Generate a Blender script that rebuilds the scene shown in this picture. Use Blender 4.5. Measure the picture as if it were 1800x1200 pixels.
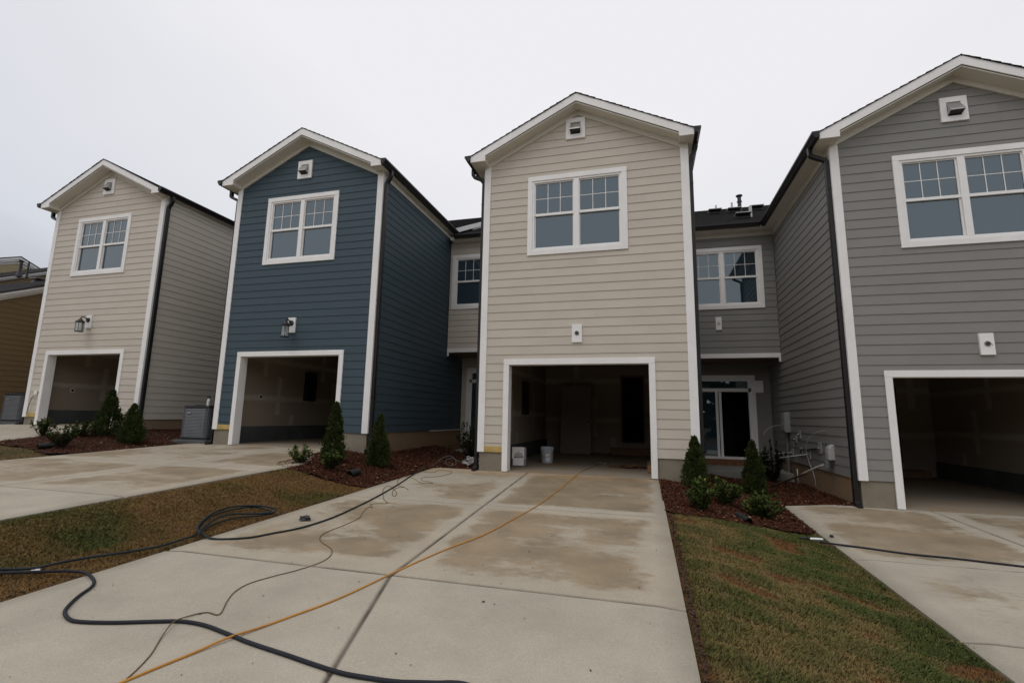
import bpy, bmesh, math, random
import numpy as np
from mathutils import Vector, Matrix, noise
PI = math.pi
scene = bpy.context.scene
for o in list(bpy.data.objects): bpy.data.objects.remove(o)

# ---------------------------------------------------------------- camera
cam_d = bpy.data.cameras.new("camera")
cam = bpy.data.objects.new("camera", cam_d)
scene.collection.objects.link(cam)
scene.camera = cam
cam_d.sensor_width = 36.0
cam_d.lens = 848.16 / 1800 * 36.0
cam_d.clip_start = 0.05
cam_d.clip_end = 3000
R_ = Vector((0.96454268, 0.26328067, 0.01845827))
U_ = Vector((0.02336032, -0.15482575, 0.98766557))
F_ = Vector((-0.26289107, 0.95221441, 0.15548637))
cam.matrix_world = Matrix(((R_.x, U_.x, -F_.x, 0), (R_.y, U_.y, -F_.y, 0), (R_.z, U_.z, -F_.z, 0), (0, 0, 0, 1)))

# ---------------------------------------------------------------- sky and light (overcast)
world = bpy.data.worlds.new("World"); scene.world = world
world.use_nodes = True
nt = world.node_tree; nt.nodes.clear()
SUN_EL, SUN_AZ = math.radians(58), math.radians(205)      # behind the photographer's left shoulder, veiled by cloud
sky = nt.nodes.new("ShaderNodeTexSky"); sky.sky_type = 'NISHITA'; sky.sun_disc = False
sky.sun_elevation = SUN_EL; sky.sun_rotation = SUN_AZ; sky.dust_density = 3
bg1 = nt.nodes.new("ShaderNodeBackground"); bg1.inputs[1].default_value = 0.1
nt.links.new(sky.outputs[0], bg1.inputs[0])
tc = nt.nodes.new("ShaderNodeTexCoord")
sep = nt.nodes.new("ShaderNodeSeparateXYZ"); nt.links.new(tc.outputs["Generated"], sep.inputs[0])
# cloud deck: brightness from a direction-based gradient plus soft cloud noise
dotn = nt.nodes.new("ShaderNodeVectorMath"); dotn.operation = 'DOT_PRODUCT'
dotn.inputs[1].default_value = Vector((-0.05, 0.45, 0.89)).normalized()
nt.links.new(tc.outputs["Generated"], dotn.inputs[0])
mp = nt.nodes.new("ShaderNodeMapping"); mp.inputs["Scale"].default_value = (1.6, 1.6, 3.2)
nt.links.new(tc.outputs["Generated"], mp.inputs[0])
nz = nt.nodes.new("ShaderNodeTexNoise"); nz.inputs["Scale"].default_value = 1.1; nz.inputs["Detail"].default_value = 4
nz.inputs["Roughness"].default_value = 0.45
nt.links.new(mp.outputs[0], nz.inputs["Vector"])
madd = nt.nodes.new("ShaderNodeMath"); madd.operation = 'MULTIPLY_ADD'
nt.links.new(nz.outputs["Fac"], madd.inputs[0]); madd.inputs[1].default_value = 0.30
nt.links.new(dotn.outputs["Value"], madd.inputs[2])
rmp = nt.nodes.new("ShaderNodeValToRGB")
cr = rmp.color_ramp
cr.elements[0].position = 0.25; cr.elements[0].color = (0.84, 0.84, 0.86, 1)
cr.elements[1].position = 0.99; cr.elements[1].color = (0.785, 0.775, 0.80, 1)
e = cr.elements.new(0.36); e.color = (0.74, 0.75, 0.79, 1)
e = cr.elements.new(0.55); e.color = (0.39, 0.42, 0.47, 1)
e = cr.elements.new(0.64); e.color = (0.60, 0.62, 0.665, 1)
e = cr.elements.new(0.84); e.color = (0.70, 0.705, 0.74, 1)
nt.links.new(madd.outputs[0], rmp.inputs[0])
bg2 = nt.nodes.new("ShaderNodeBackground"); bg2.inputs[1].default_value = 1.0
nt.links.new(rmp.outputs[0], bg2.inputs[0])
mx = nt.nodes.new("ShaderNodeMixShader"); mx.inputs[0].default_value = 0.94
nt.links.new(bg1.outputs[0], mx.inputs[1]); nt.links.new(bg2.outputs[0], mx.inputs[2])
wo = nt.nodes.new("ShaderNodeOutputWorld"); nt.links.new(mx.outputs[0], wo.inputs[0])
sun_d = bpy.data.lights.new("sun", 'SUN'); sun_d.energy = 0.6; sun_d.angle = math.radians(35)
sun_d.color = (1.0, 0.965, 0.92)
sun = bpy.data.objects.new("sun", sun_d); scene.collection.objects.link(sun)
sun.rotation_euler = (PI / 2 - SUN_EL, 0, PI - SUN_AZ + 0.0)
sun.location = (0, -20, 30)
scene.view_settings.view_transform = 'Standard'; scene.view_settings.look = 'None'
scene.view_settings.exposure = 0.21; scene.view_settings.gamma = 1
scene.cycles.max_bounces = 8; scene.cycles.diffuse_bounces = 5
try: scene.cycles.use_denoising = True
except Exception: pass

rnd = random.Random(7)

# ---------------------------------------------------------------- materials
def mat(name, col=(0.5, 0.5, 0.5), rough=0.6, spec=0.4, metal=0.0, var=0.0, vscale=3.0, bump=0.0, bscale=40.0, col2=None, stretch=None, coord="Object", transmission=0):
    m = bpy.data.materials.new(name); m.use_nodes = True
    n = m.node_tree; b = n.nodes["Principled BSDF"]
    b.inputs["Roughness"].default_value = rough
    b.inputs["Specular IOR Level"].default_value = spec
    b.inputs["Metallic"].default_value = metal
    b.inputs["Base Color"].default_value = (*col, 1)
    if var or bump:
        t = n.nodes.new("ShaderNodeTexCoord"); mp = n.nodes.new("ShaderNodeMapping")
        n.links.new(t.outputs[coord], mp.inputs[0])
        if stretch: mp.inputs["Scale"].default_value = stretch
    if var:
        a = n.nodes.new("ShaderNodeTexNoise"); a.inputs["Scale"].default_value = vscale; a.inputs["Detail"].default_value = 6
        a.inputs["Roughness"].default_value = 0.6
        n.links.new(mp.outputs[0], a.inputs["Vector"])
        r = n.nodes.new("ShaderNodeValToRGB")
        c2 = col2 if col2 else tuple(c * (1 - var) for c in col)
        r.color_ramp.elements[0].position = 0.32; r.color_ramp.elements[0].color = (*c2, 1)
        r.color_ramp.elements[1].position = 0.68; r.color_ramp.elements[1].color = (*(col if col2 else tuple(min(1, c * (1 + var * .5)) for c in col)), 1)
        n.links.new(a.outputs["Fac"], r.inputs[0]); n.links.new(r.outputs[0], b.inputs["Base Color"])
    if bump:
        a = n.nodes.new("ShaderNodeTexNoise"); a.inputs["Scale"].default_value = bscale; a.inputs["Detail"].default_value = 5
        n.links.new(mp.outputs[0], a.inputs["Vector"])
        bp = n.nodes.new("ShaderNodeBump"); bp.inputs["Strength"].default_value = bump; bp.inputs["Distance"].default_value = 0.01
        n.links.new(a.outputs["Fac"], bp.inputs["Height"]); n.links.new(bp.outputs[0], b.inputs["Normal"])
    return m

def siding_mat(name, col):
    """painted fibre-cement lap boards: faint wood grain along the board, faint tone change from board to board, light dust"""
    m = bpy.data.materials.new(name); m.use_nodes = True
    n = m.node_tree; b = n.nodes["Principled BSDF"]; L = n.links.new
    b.inputs["Roughness"].default_value = 0.62; b.inputs["Specular IOR Level"].default_value = 0.3
    uv = n.nodes.new("ShaderNodeUVMap"); uv.uv_map = "uv"
    mp = n.nodes.new("ShaderNodeMapping"); mp.inputs["Scale"].default_value = (1.5, 24, 1); L(uv.outputs[0], mp.inputs[0])
    g = n.nodes.new("ShaderNodeTexNoise"); g.inputs["Scale"].default_value = 4; g.inputs["Detail"].default_value = 6; L(mp.outputs[0], g.inputs["Vector"])
    bp = n.nodes.new("ShaderNodeBump"); bp.inputs["Strength"].default_value = 0.25; bp.inputs["Distance"].default_value = 0.003
    L(g.outputs["Fac"], bp.inputs["Height"]); L(bp.outputs[0], b.inputs["Normal"])
    at = n.nodes.new("ShaderNodeAttribute"); at.attribute_name = "board"
    d = n.nodes.new("ShaderNodeTexNoise"); d.inputs["Scale"].default_value = 1.7; d.inputs["Detail"].default_value = 7; L(uv.outputs[0], d.inputs["Vector"])
    s1 = n.nodes.new("ShaderNodeMath"); s1.operation = 'MULTIPLY_ADD'; L(at.outputs["Fac"], s1.inputs[0]); s1.inputs[1].default_value = 0.30; 
    s0 = n.nodes.new("ShaderNodeMath"); s0.operation = 'MULTIPLY'; L(d.outputs["Fac"], s0.inputs[0]); s0.inputs[1].default_value = 0.95
    L(s0.outputs[0], s1.inputs[2])
    r = n.nodes.new("ShaderNodeValToRGB")
    r.color_ramp.elements[0].position = 0.25; r.color_ramp.elements[0].color = (*[c * 0.93 for c in col], 1)
    r.color_ramp.elements[1].position = 1.1 if False else 1.0; r.color_ramp.elements[1].color = (*[min(1, c * 1.07) for c in col], 1)
    L(s1.outputs[0], r.inputs[0]); L(r.outputs[0], b.inputs["Base Color"])
    return m

def drywall_mat(name, base, mud):
    """bare plasterboard with bands of joint compound over the seams and screws"""
    m = bpy.data.materials.new(name); m.use_nodes = True
    n = m.node_tree; b = n.nodes["Principled BSDF"]; L = n.links.new
    b.inputs["Roughness"].default_value = 0.9
    uv = n.nodes.new("ShaderNodeUVMap"); uv.uv_map = "uv"
    sp = n.nodes.new("ShaderNodeSeparateXYZ"); L(uv.outputs[0], sp.inputs[0])
    nzn = n.nodes.new("ShaderNodeTexNoise"); nzn.inputs["Scale"].default_value = 6; nzn.inputs["Detail"].default_value = 4; L(uv.outputs[0], nzn.inputs["Vector"])
    fl_ = n.nodes.new("ShaderNodeMath"); fl_.operation = 'MULTIPLY_ADD'; L(sp.outputs[1], fl_.inputs[0]); fl_.inputs[1].default_value = 1 / 1.22; fl_.inputs[2].default_value = 8.7
    fq = n.nodes.new("ShaderNodeMath"); fq.operation = 'FLOOR'; L(fl_.outputs[0], fq.inputs[0])
    ush = n.nodes.new("ShaderNodeMath"); ush.operation = 'MULTIPLY_ADD'; L(fq.outputs[0], ush.inputs[0]); ush.inputs[1].default_value = 0.57; L(sp.outputs[0], ush.inputs[2])
    def band(sock, period, half, off):
        a = n.nodes.new("ShaderNodeMath"); a.operation = 'ADD'; L(sock, a.inputs[0]); a.inputs[1].default_value = off
        p = n.nodes.new("ShaderNodeMath"); p.operation = 'PINGPONG'; L(a.outputs[0], p.inputs[0]); p.inputs[1].default_value = period / 2
        j = n.nodes.new("ShaderNodeMath"); j.operation = 'MULTIPLY_ADD'; L(nzn.outputs["Fac"], j.inputs[0]); j.inputs[1].default_value = 0.12; L(p.outputs[0], j.inputs[2])
        q = n.nodes.new("ShaderNodeMapRange"); L(j.outputs[0], q.inputs[0]); q.inputs[1].default_value = half + 0.05; q.inputs[2].default_value = half + 0.11; q.inputs[3].default_value = 1; q.inputs[4].default_value = 0
        return q.outputs[0]
    v = band(ush.outputs[0], 2.44, 0.06, 0.3); h = band(sp.outputs[1], 1.22, 0.06, 10.1)
    v2 = band(ush.outputs[0], 0.407, -0.045, 0.1)
    mxx = n.nodes.new("ShaderNodeMath"); mxx.operation = 'MAXIMUM'; L(v, mxx.inputs[0]); L(h, mxx.inputs[1])
    hv = n.nodes.new("ShaderNodeMath"); hv.operation = 'MULTIPLY'; L(v2, hv.inputs[0]); hv.inputs[1].default_value = 0.5
    mx2 = n.nodes.new("ShaderNodeMath"); mx2.operation = 'MAXIMUM'; L(mxx.outputs[0], mx2.inputs[0]); L(hv.outputs[0], mx2.inputs[1])
    c = n.nodes.new("ShaderNodeMix"); c.data_type = 'RGBA'; L(mx2.outputs[0], c.inputs[0])
    c.inputs[6].default_value = (*base, 1); c.inputs[7].default_value = (*mud, 1)
    L(c.outputs[2], b.inputs["Base Color"])
    return m

def concrete_mat(name, light=(0.425, 0.382, 0.302), damp=(0.262, 0.210, 0.142)):
    """broom-finished concrete; attribute 'damp' says how much of a slab is covered by a clay-brown damp stain"""
    m = bpy.data.materials.new(name); m.use_nodes = True
    n = m.node_tree; b = n.nodes["Principled BSDF"]; L = n.links.new
    t = n.nodes.new("ShaderNodeTexCoord"); at = n.nodes.new("ShaderNodeAttribute"); at.attribute_name = "damp"
    w = n.nodes.new("ShaderNodeTexNoise"); w.inputs["Scale"].default_value = 0.75; w.inputs["Detail"].default_value = 7; w.inputs["Roughness"].default_value = 0.52
    mp = n.nodes.new("ShaderNodeMapping"); mp.inputs["Scale"].default_value = (0.8, 1.5, 1); L(t.outputs["Object"], mp.inputs[0]); L(mp.outputs[0], w.inputs["Vector"])
    a = n.nodes.new("ShaderNodeMath"); a.operation = 'MULTIPLY_ADD'; L(w.outputs["Fac"], a.inputs[0]); a.inputs[1].default_value = 1.7; L(at.outputs["Fac"], a.inputs[2])
    mr = n.nodes.new("ShaderNodeMapRange"); L(a.outputs[0], mr.inputs[0]); mr.inputs[1].default_value = 1.54; mr.inputs[2].default_value = 1.92; mr.interpolation_type = 'SMOOTHSTEP'
    wf = n.nodes.new("ShaderNodeTexNoise"); wf.inputs["Scale"].default_value = 5.5; wf.inputs["Detail"].default_value = 8; wf.inputs["Roughness"].default_value = 0.7
    mpf = n.nodes.new("ShaderNodeMapping"); mpf.inputs["Scale"].default_value = (0.8, 1.3, 1); L(t.outputs["Object"], mpf.inputs[0]); L(mpf.outputs[0], wf.inputs["Vector"])
    af = n.nodes.new("ShaderNodeMath"); af.operation = 'MULTIPLY_ADD'; L(wf.outputs["Fac"], af.inputs[0]); af.inputs[1].default_value = 1.25; L(a.outputs[0], af.inputs[2])
    L(af.outputs[0], mr.inputs[0])
    # base tone
    w2 = n.nodes.new("ShaderNodeTexNoise"); w2.inputs["Scale"].default_value = 1.4; w2.inputs["Detail"].default_value = 9; w2.inputs["Roughness"].default_value = 0.65; L(t.outputs["Object"], w2.inputs["Vector"])
    r = n.nodes.new("ShaderNodeValToRGB"); r.color_ramp.elements[0].position = 0.3; r.color_ramp.elements[1].position = 0.7
    r.color_ramp.elements[0].color = (*[c * 0.80 for c in light], 1); r.color_ramp.elements[1].color = (*[c * 1.06 for c in light], 1); L(w2.outputs["Fac"], r.inputs[0])
    # stain tone
    w3 = n.nodes.new("ShaderNodeTexNoise"); w3.inputs["Scale"].default_value = 2.3; w3.inputs["Detail"].default_value = 8; L(t.outputs["Object"], w3.inputs["Vector"])
    r3 = n.nodes.new("ShaderNodeValToRGB"); r3.color_ramp.elements[0].position = 0.3; r3.color_ramp.elements[1].position = 0.72
    r3.color_ramp.elements[0].color = (*[c * 0.82 for c in damp], 1); r3.color_ramp.elements[1].color = (damp[0] * 1.32, damp[1] * 1.28, damp[2] * 1.24, 1); L(w3.outputs["Fac"], r3.inputs[0])
    mxx = n.nodes.new("ShaderNodeMix"); mxx.data_type = 'RGBA'; L(mr.outputs[0], mxx.inputs[0]); L(r.outputs[0], mxx.inputs[6]); L(r3.outputs[0], mxx.inputs[7])
    # warm tint from clay washed thinly over the slab wherever it is near a stain
    at2 = n.nodes.new("ShaderNodeAttribute"); at2.attribute_name = "clay"
    w4 = n.nodes.new("ShaderNodeTexNoise"); w4.inputs["Scale"].default_value = 1.1; w4.inputs["Detail"].default_value = 6; L(t.outputs["Object"], w4.inputs["Vector"])
    m4 = n.nodes.new("ShaderNodeMath"); m4.operation = 'MULTIPLY'; L(at2.outputs["Fac"], m4.inputs[0]); L(w4.outputs["Fac"], m4.inputs[1])
    mc = n.nodes.new("ShaderNodeMix"); mc.data_type = 'RGBA'; L(m4.outputs[0], mc.inputs[0]); L(mxx.outputs[2], mc.inputs[6]); mc.inputs[7].default_value = (0.38, 0.245, 0.125, 1)
    dj = n.nodes.new("ShaderNodeAttribute"); dj.attribute_name = "joint"
    mj = n.nodes.new("ShaderNodeMix"); mj.data_type = 'RGBA'; L(dj.outputs["Fac"], mj.inputs[0]); L(mc.outputs[2], mj.inputs[6]); mj.inputs[7].default_value = (0.045, 0.036, 0.026, 1); mc = mj
    # speckle
    w5 = n.nodes.new("ShaderNodeTexNoise"); w5.inputs["Scale"].default_value = 90; w5.inputs["Detail"].default_value = 3; L(t.outputs["Object"], w5.inputs["Vector"])
    r5 = n.nodes.new("ShaderNodeMapRange"); L(w5.outputs["Fac"], r5.inputs[0]); r5.inputs[1].default_value = 0.3; r5.inputs[2].default_value = 0.7; r5.inputs[3].default_value = 0.88; r5.inputs[4].default_value = 1.1
    mm = n.nodes.new("ShaderNodeMix"); mm.data_type = 'RGBA'; mm.blend_type = 'MULTIPLY'; mm.inputs[0].default_value = 1; L(mc.outputs[2], mm.inputs[6]); L(r5.outputs[0], mm.inputs[7])
    L(mm.outputs[2], b.inputs["Base Color"])
    rr = n.nodes.new("ShaderNodeMapRange"); L(mr.outputs[0], rr.inputs[0]); rr.inputs[3].default_value = 0.88; rr.inputs[4].default_value = 0.55; L(rr.outputs[0], b.inputs["Roughness"])
    b.inputs["Specular IOR Level"].default_value = 0.35
    br = n.nodes.new("ShaderNodeTexNoise"); br.inputs["Scale"].default_value = 60; br.inputs["Detail"].default_value = 4
    mb = n.nodes.new("ShaderNodeMapping"); mb.inputs["Scale"].default_value = (0.25, 2.5, 1); L(t.outputs["Object"], mb.inputs[0]); L(mb.outputs[0], br.inputs["Vector"])
    bp = n.nodes.new("ShaderNodeBump"); bp.inputs["Strength"].default_value = 0.35; bp.inputs["Distance"].default_value = 0.004; L(br.outputs["Fac"], bp.inputs["Height"]); L(bp.outputs[0], b.inputs["Normal"])
    return m

def attr_mat(name, rough=0.8, spec=0.2, attr="col", translucent=0.0):
    m = bpy.data.materials.new(name); m.use_nodes = True
    n = m.node_tree; b = n.nodes["Principled BSDF"]
    b.inputs["Roughness"].default_value = rough; b.inputs["Specular IOR Level"].default_value = spec
    a = n.nodes.new("ShaderNodeAttribute"); a.attribute_name = attr
    n.links.new(a.outputs["Color"], b.inputs["Base Color"])
    return m

M = {}
M['beige'] = siding_mat('siding_beige', (0.545, 0.488, 0.415))
M['blue'] = siding_mat('siding_blue', (0.047, 0.075, 0.093))
M['grey'] = siding_mat('siding_grey', (0.236, 0.229, 0.212))
M['tan'] = siding_mat('siding_tan', (0.44, 0.375, 0.30))
M['cream'] = siding_mat('siding_cream', (0.36, 0.30, 0.18))
M['ochre'] = siding_mat('siding_ochre', (0.175, 0.118, 0.055))
M['trim'] = mat('white_trim', (0.84, 0.82, 0.80), 0.5, 0.35, var=0.06, vscale=2.5, bump=0.08, bscale=30)
M['vinyl'] = mat('white_vinyl', (0.84, 0.82, 0.80), 0.35, 0.45, var=0.03, vscale=5)
M['soffit'] = mat('soffit_board', (0.66, 0.63, 0.56), 0.6, 0.3, var=0.06, vscale=1.5)
M['gutter'] = mat('dark_bronze_aluminium', (0.014, 0.012, 0.0115), 0.45, 0.35, var=0.25, vscale=6)
M['shingle'] = mat('asphalt_shingle', (0.024, 0.023, 0.023), 0.95, 0.1, var=0.45, vscale=9, bump=0.8, bscale=60)
M['found'] = mat('foundation_render', (0.235, 0.205, 0.155), 0.9, 0.2, var=0.2, vscale=2.2, bump=0.3, bscale=25)
M['found_clay'] = mat('foundation_clay_splashed', (0.31, 0.185, 0.10), 0.9, 0.2, var=0.2, vscale=1.8, bump=0.3, bscale=25, col2=(0.23, 0.185, 0.13))
M['osb'] = mat('bare_yellow_board', (0.50, 0.36, 0.13), 0.8, 0.2, var=0.2, vscale=6)
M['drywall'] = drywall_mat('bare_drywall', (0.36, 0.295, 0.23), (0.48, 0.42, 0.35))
M['curb'] = mat('garage_curb_concrete', (0.095, 0.105, 0.10), 0.9, 0.2, var=0.3, vscale=2, bump=0.2)
M['floor'] = mat('garage_floor_concrete', (0.25, 0.235, 0.20), 0.75, 0.3, var=0.2, vscale=1.6, col2=(0.29, 0.195, 0.11), bump=0.1)
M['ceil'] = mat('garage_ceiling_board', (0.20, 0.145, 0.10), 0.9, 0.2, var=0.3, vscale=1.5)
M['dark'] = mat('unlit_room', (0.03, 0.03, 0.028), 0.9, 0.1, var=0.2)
M['concrete'] = concrete_mat('driveway_concrete')
M['porch'] = mat('porch_concrete', (0.24, 0.23, 0.205), 0.85, 0.25, var=0.25, vscale=2, bump=0.2)
M['brickish'] = mat('door_step_brown', (0.20, 0.10, 0.055), 0.9, 0.2, var=0.3, vscale=8)
M['black_metal'] = mat('black_metal', (0.012, 0.012, 0.013), 0.4, 0.5, var=0.2)
M['galv'] = mat('galvanised_metal', (0.42, 0.41, 0.39), 0.45, 0.5, 0.6, var=0.2, vscale=8)
M['ac'] = mat('condenser_grey', (0.14, 0.145, 0.155), 0.5, 0.5, var=0.15, vscale=4)
M['ac_dark'] = mat('condenser_grille', (0.03, 0.031, 0.033), 0.5, 0.4, var=0.2)
M['pad'] = mat('composite_pad', (0.12, 0.12, 0.125), 0.8, 0.3, var=0.2)
M['greybox'] = mat('meter_enclosure_grey', (0.29, 0.30, 0.29), 0.5, 0.4, var=0.1)
M['pvc'] = mat('white_pvc', (0.45, 0.445, 0.43), 0.35, 0.45, var=0.08)
M['pvc_grey'] = mat('grey_conduit', (0.16, 0.17, 0.17), 0.5, 0.4, var=0.1)
M['copper'] = mat('copper_tube', (0.30, 0.15, 0.09), 0.4, 0.5, 0.5, var=0.2)
M['hose_dark'] = mat('hose_dark_rubber', (0.018, 0.020, 0.027), 0.65, 0.25, var=0.3, vscale=5, bump=0.1, bscale=80)
M['hose_green'] = mat('hose_blue_green_rubber', (0.016, 0.025, 0.027), 0.65, 0.25, var=0.3, vscale=5)
M['hose_orange'] = mat('hose_orange_rubber', (0.54, 0.26, 0.035), 0.5, 0.4, var=0.15, vscale=4, col2=(0.42, 0.18, 0.04))
M['wire'] = mat('thin_brown_wire', (0.15, 0.10, 0.045), 0.6, 0.3, var=0.2)
M['brass'] = mat('silver_fitting', (0.75, 0.74, 0.72), 0.3, 0.5, 0.8, var=0.1)
M['corr'] = mat('black_drain_plastic', (0.010, 0.010, 0.011), 0.5, 0.4, var=0.2)
M['bucket'] = mat('bucket_plastic', (0.40, 0.43, 0.46), 0.45, 0.4, var=0.12, vscale=6)
M['paper'] = mat('paper_white', (0.72, 0.70, 0.66), 0.8, 0.2, var=0.08)
M['print'] = mat('printed_black', (0.03, 0.025, 0.025), 0.7, 0.3, var=0.1)
M['print_red'] = mat('printed_dark_red', (0.16, 0.035, 0.03), 0.7, 0.3, var=0.1)
M['boxside'] = mat('carton_grey', (0.20, 0.20, 0.205), 0.8, 0.2, var=0.15)
M['wood'] = mat('sawn_lumber', (0.26, 0.15, 0.085), 0.8, 0.2, var=0.25, vscale=4, stretch=(1, 1, 12))
M['panel'] = mat('door_slab_primed', (0.29, 0.25, 0.205), 0.8, 0.2, var=0.12, vscale=2)
M['bark'] = mat('stem_bark', (0.07, 0.045, 0.03), 0.9, 0.2, var=0.3)
M['clearplastic'] = mat('crumpled_clear_wrap', (0.24, 0.225, 0.22), 0.15, 0.7, var=0.3, vscale=14)
M['asphalt'] = mat('asphalt', (0.05, 0.05, 0.05), 0.9, 0.2, var=0.3, vscale=2, bump=0.4, bscale=50)
M['debris'] = mat('clay_debris', (0.13, 0.06, 0.035), 0.95, 0.1, var=0.35, vscale=9)
M['red_paint'] = mat('orange_red_paint', (0.45, 0.10, 0.05), 0.6, 0.3, var=0.1)
def soil_mat():
    m = mat('soil', (0.115, 0.07, 0.038), 0.95, 0.1, var=0.4, vscale=1.3, bump=0.6, bscale=30, col2=(0.05, 0.048, 0.020))
    return m
M['soil'] = soil_mat()
M['leaf'] = attr_mat('leaf', 0.75, 0.15)
M['grassblade'] = attr_mat('grass_blade', 0.8, 0.15)
M['mulch'] = attr_mat('bark_mulch', 0.9, 0.15)
def glass_mat():
    m = bpy.data.materials.new('window_glass'); m.use_nodes = True
    b = m.node_tree.nodes["Principled BSDF"]
    b.inputs["Base Color"].default_value = (0.020, 0.036, 0.050, 1)
    b.inputs["Roughness"].default_value = 0.015
    b.inputs["IOR"].default_value = 2.0
    b.inputs["Specular Tint"].default_value = (0.80, 0.93, 1.0, 1)
    b.inputs["Specular IOR Level"].default_value = 0.5
    n = m.node_tree; t = n.nodes.new("ShaderNodeTexCoord"); a = n.nodes.new("ShaderNodeTexNoise"); a.inputs["Scale"].default_value = 0.9
    n.links.new(t.outputs["Object"], a.inputs["Vector"])
    bp = n.nodes.new("ShaderNodeBump"); bp.inputs["Strength"].default_value = 0.06; bp.inputs["Distance"].default_value = 0.02
    n.links.new(a.outputs["Fac"], bp.inputs["Height"]); n.links.new(bp.outputs[0], b.inputs["Normal"])
    return m
M['glass'] = glass_mat()
def lampglass():
    m = bpy.data.materials.new('lantern_glass'); m.use_nodes = True
    b = m.node_tree.nodes["Principled BSDF"]
    b.inputs["Base Color"].default_value = (0.8, 0.85, 0.85, 1); b.inputs["Roughness"].default_value = 0.25
    b.inputs["Transmission Weight"].default_value = 0.75; b.inputs["IOR"].default_value = 1.2
    return m
M['lampglass'] = lampglass()

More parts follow.
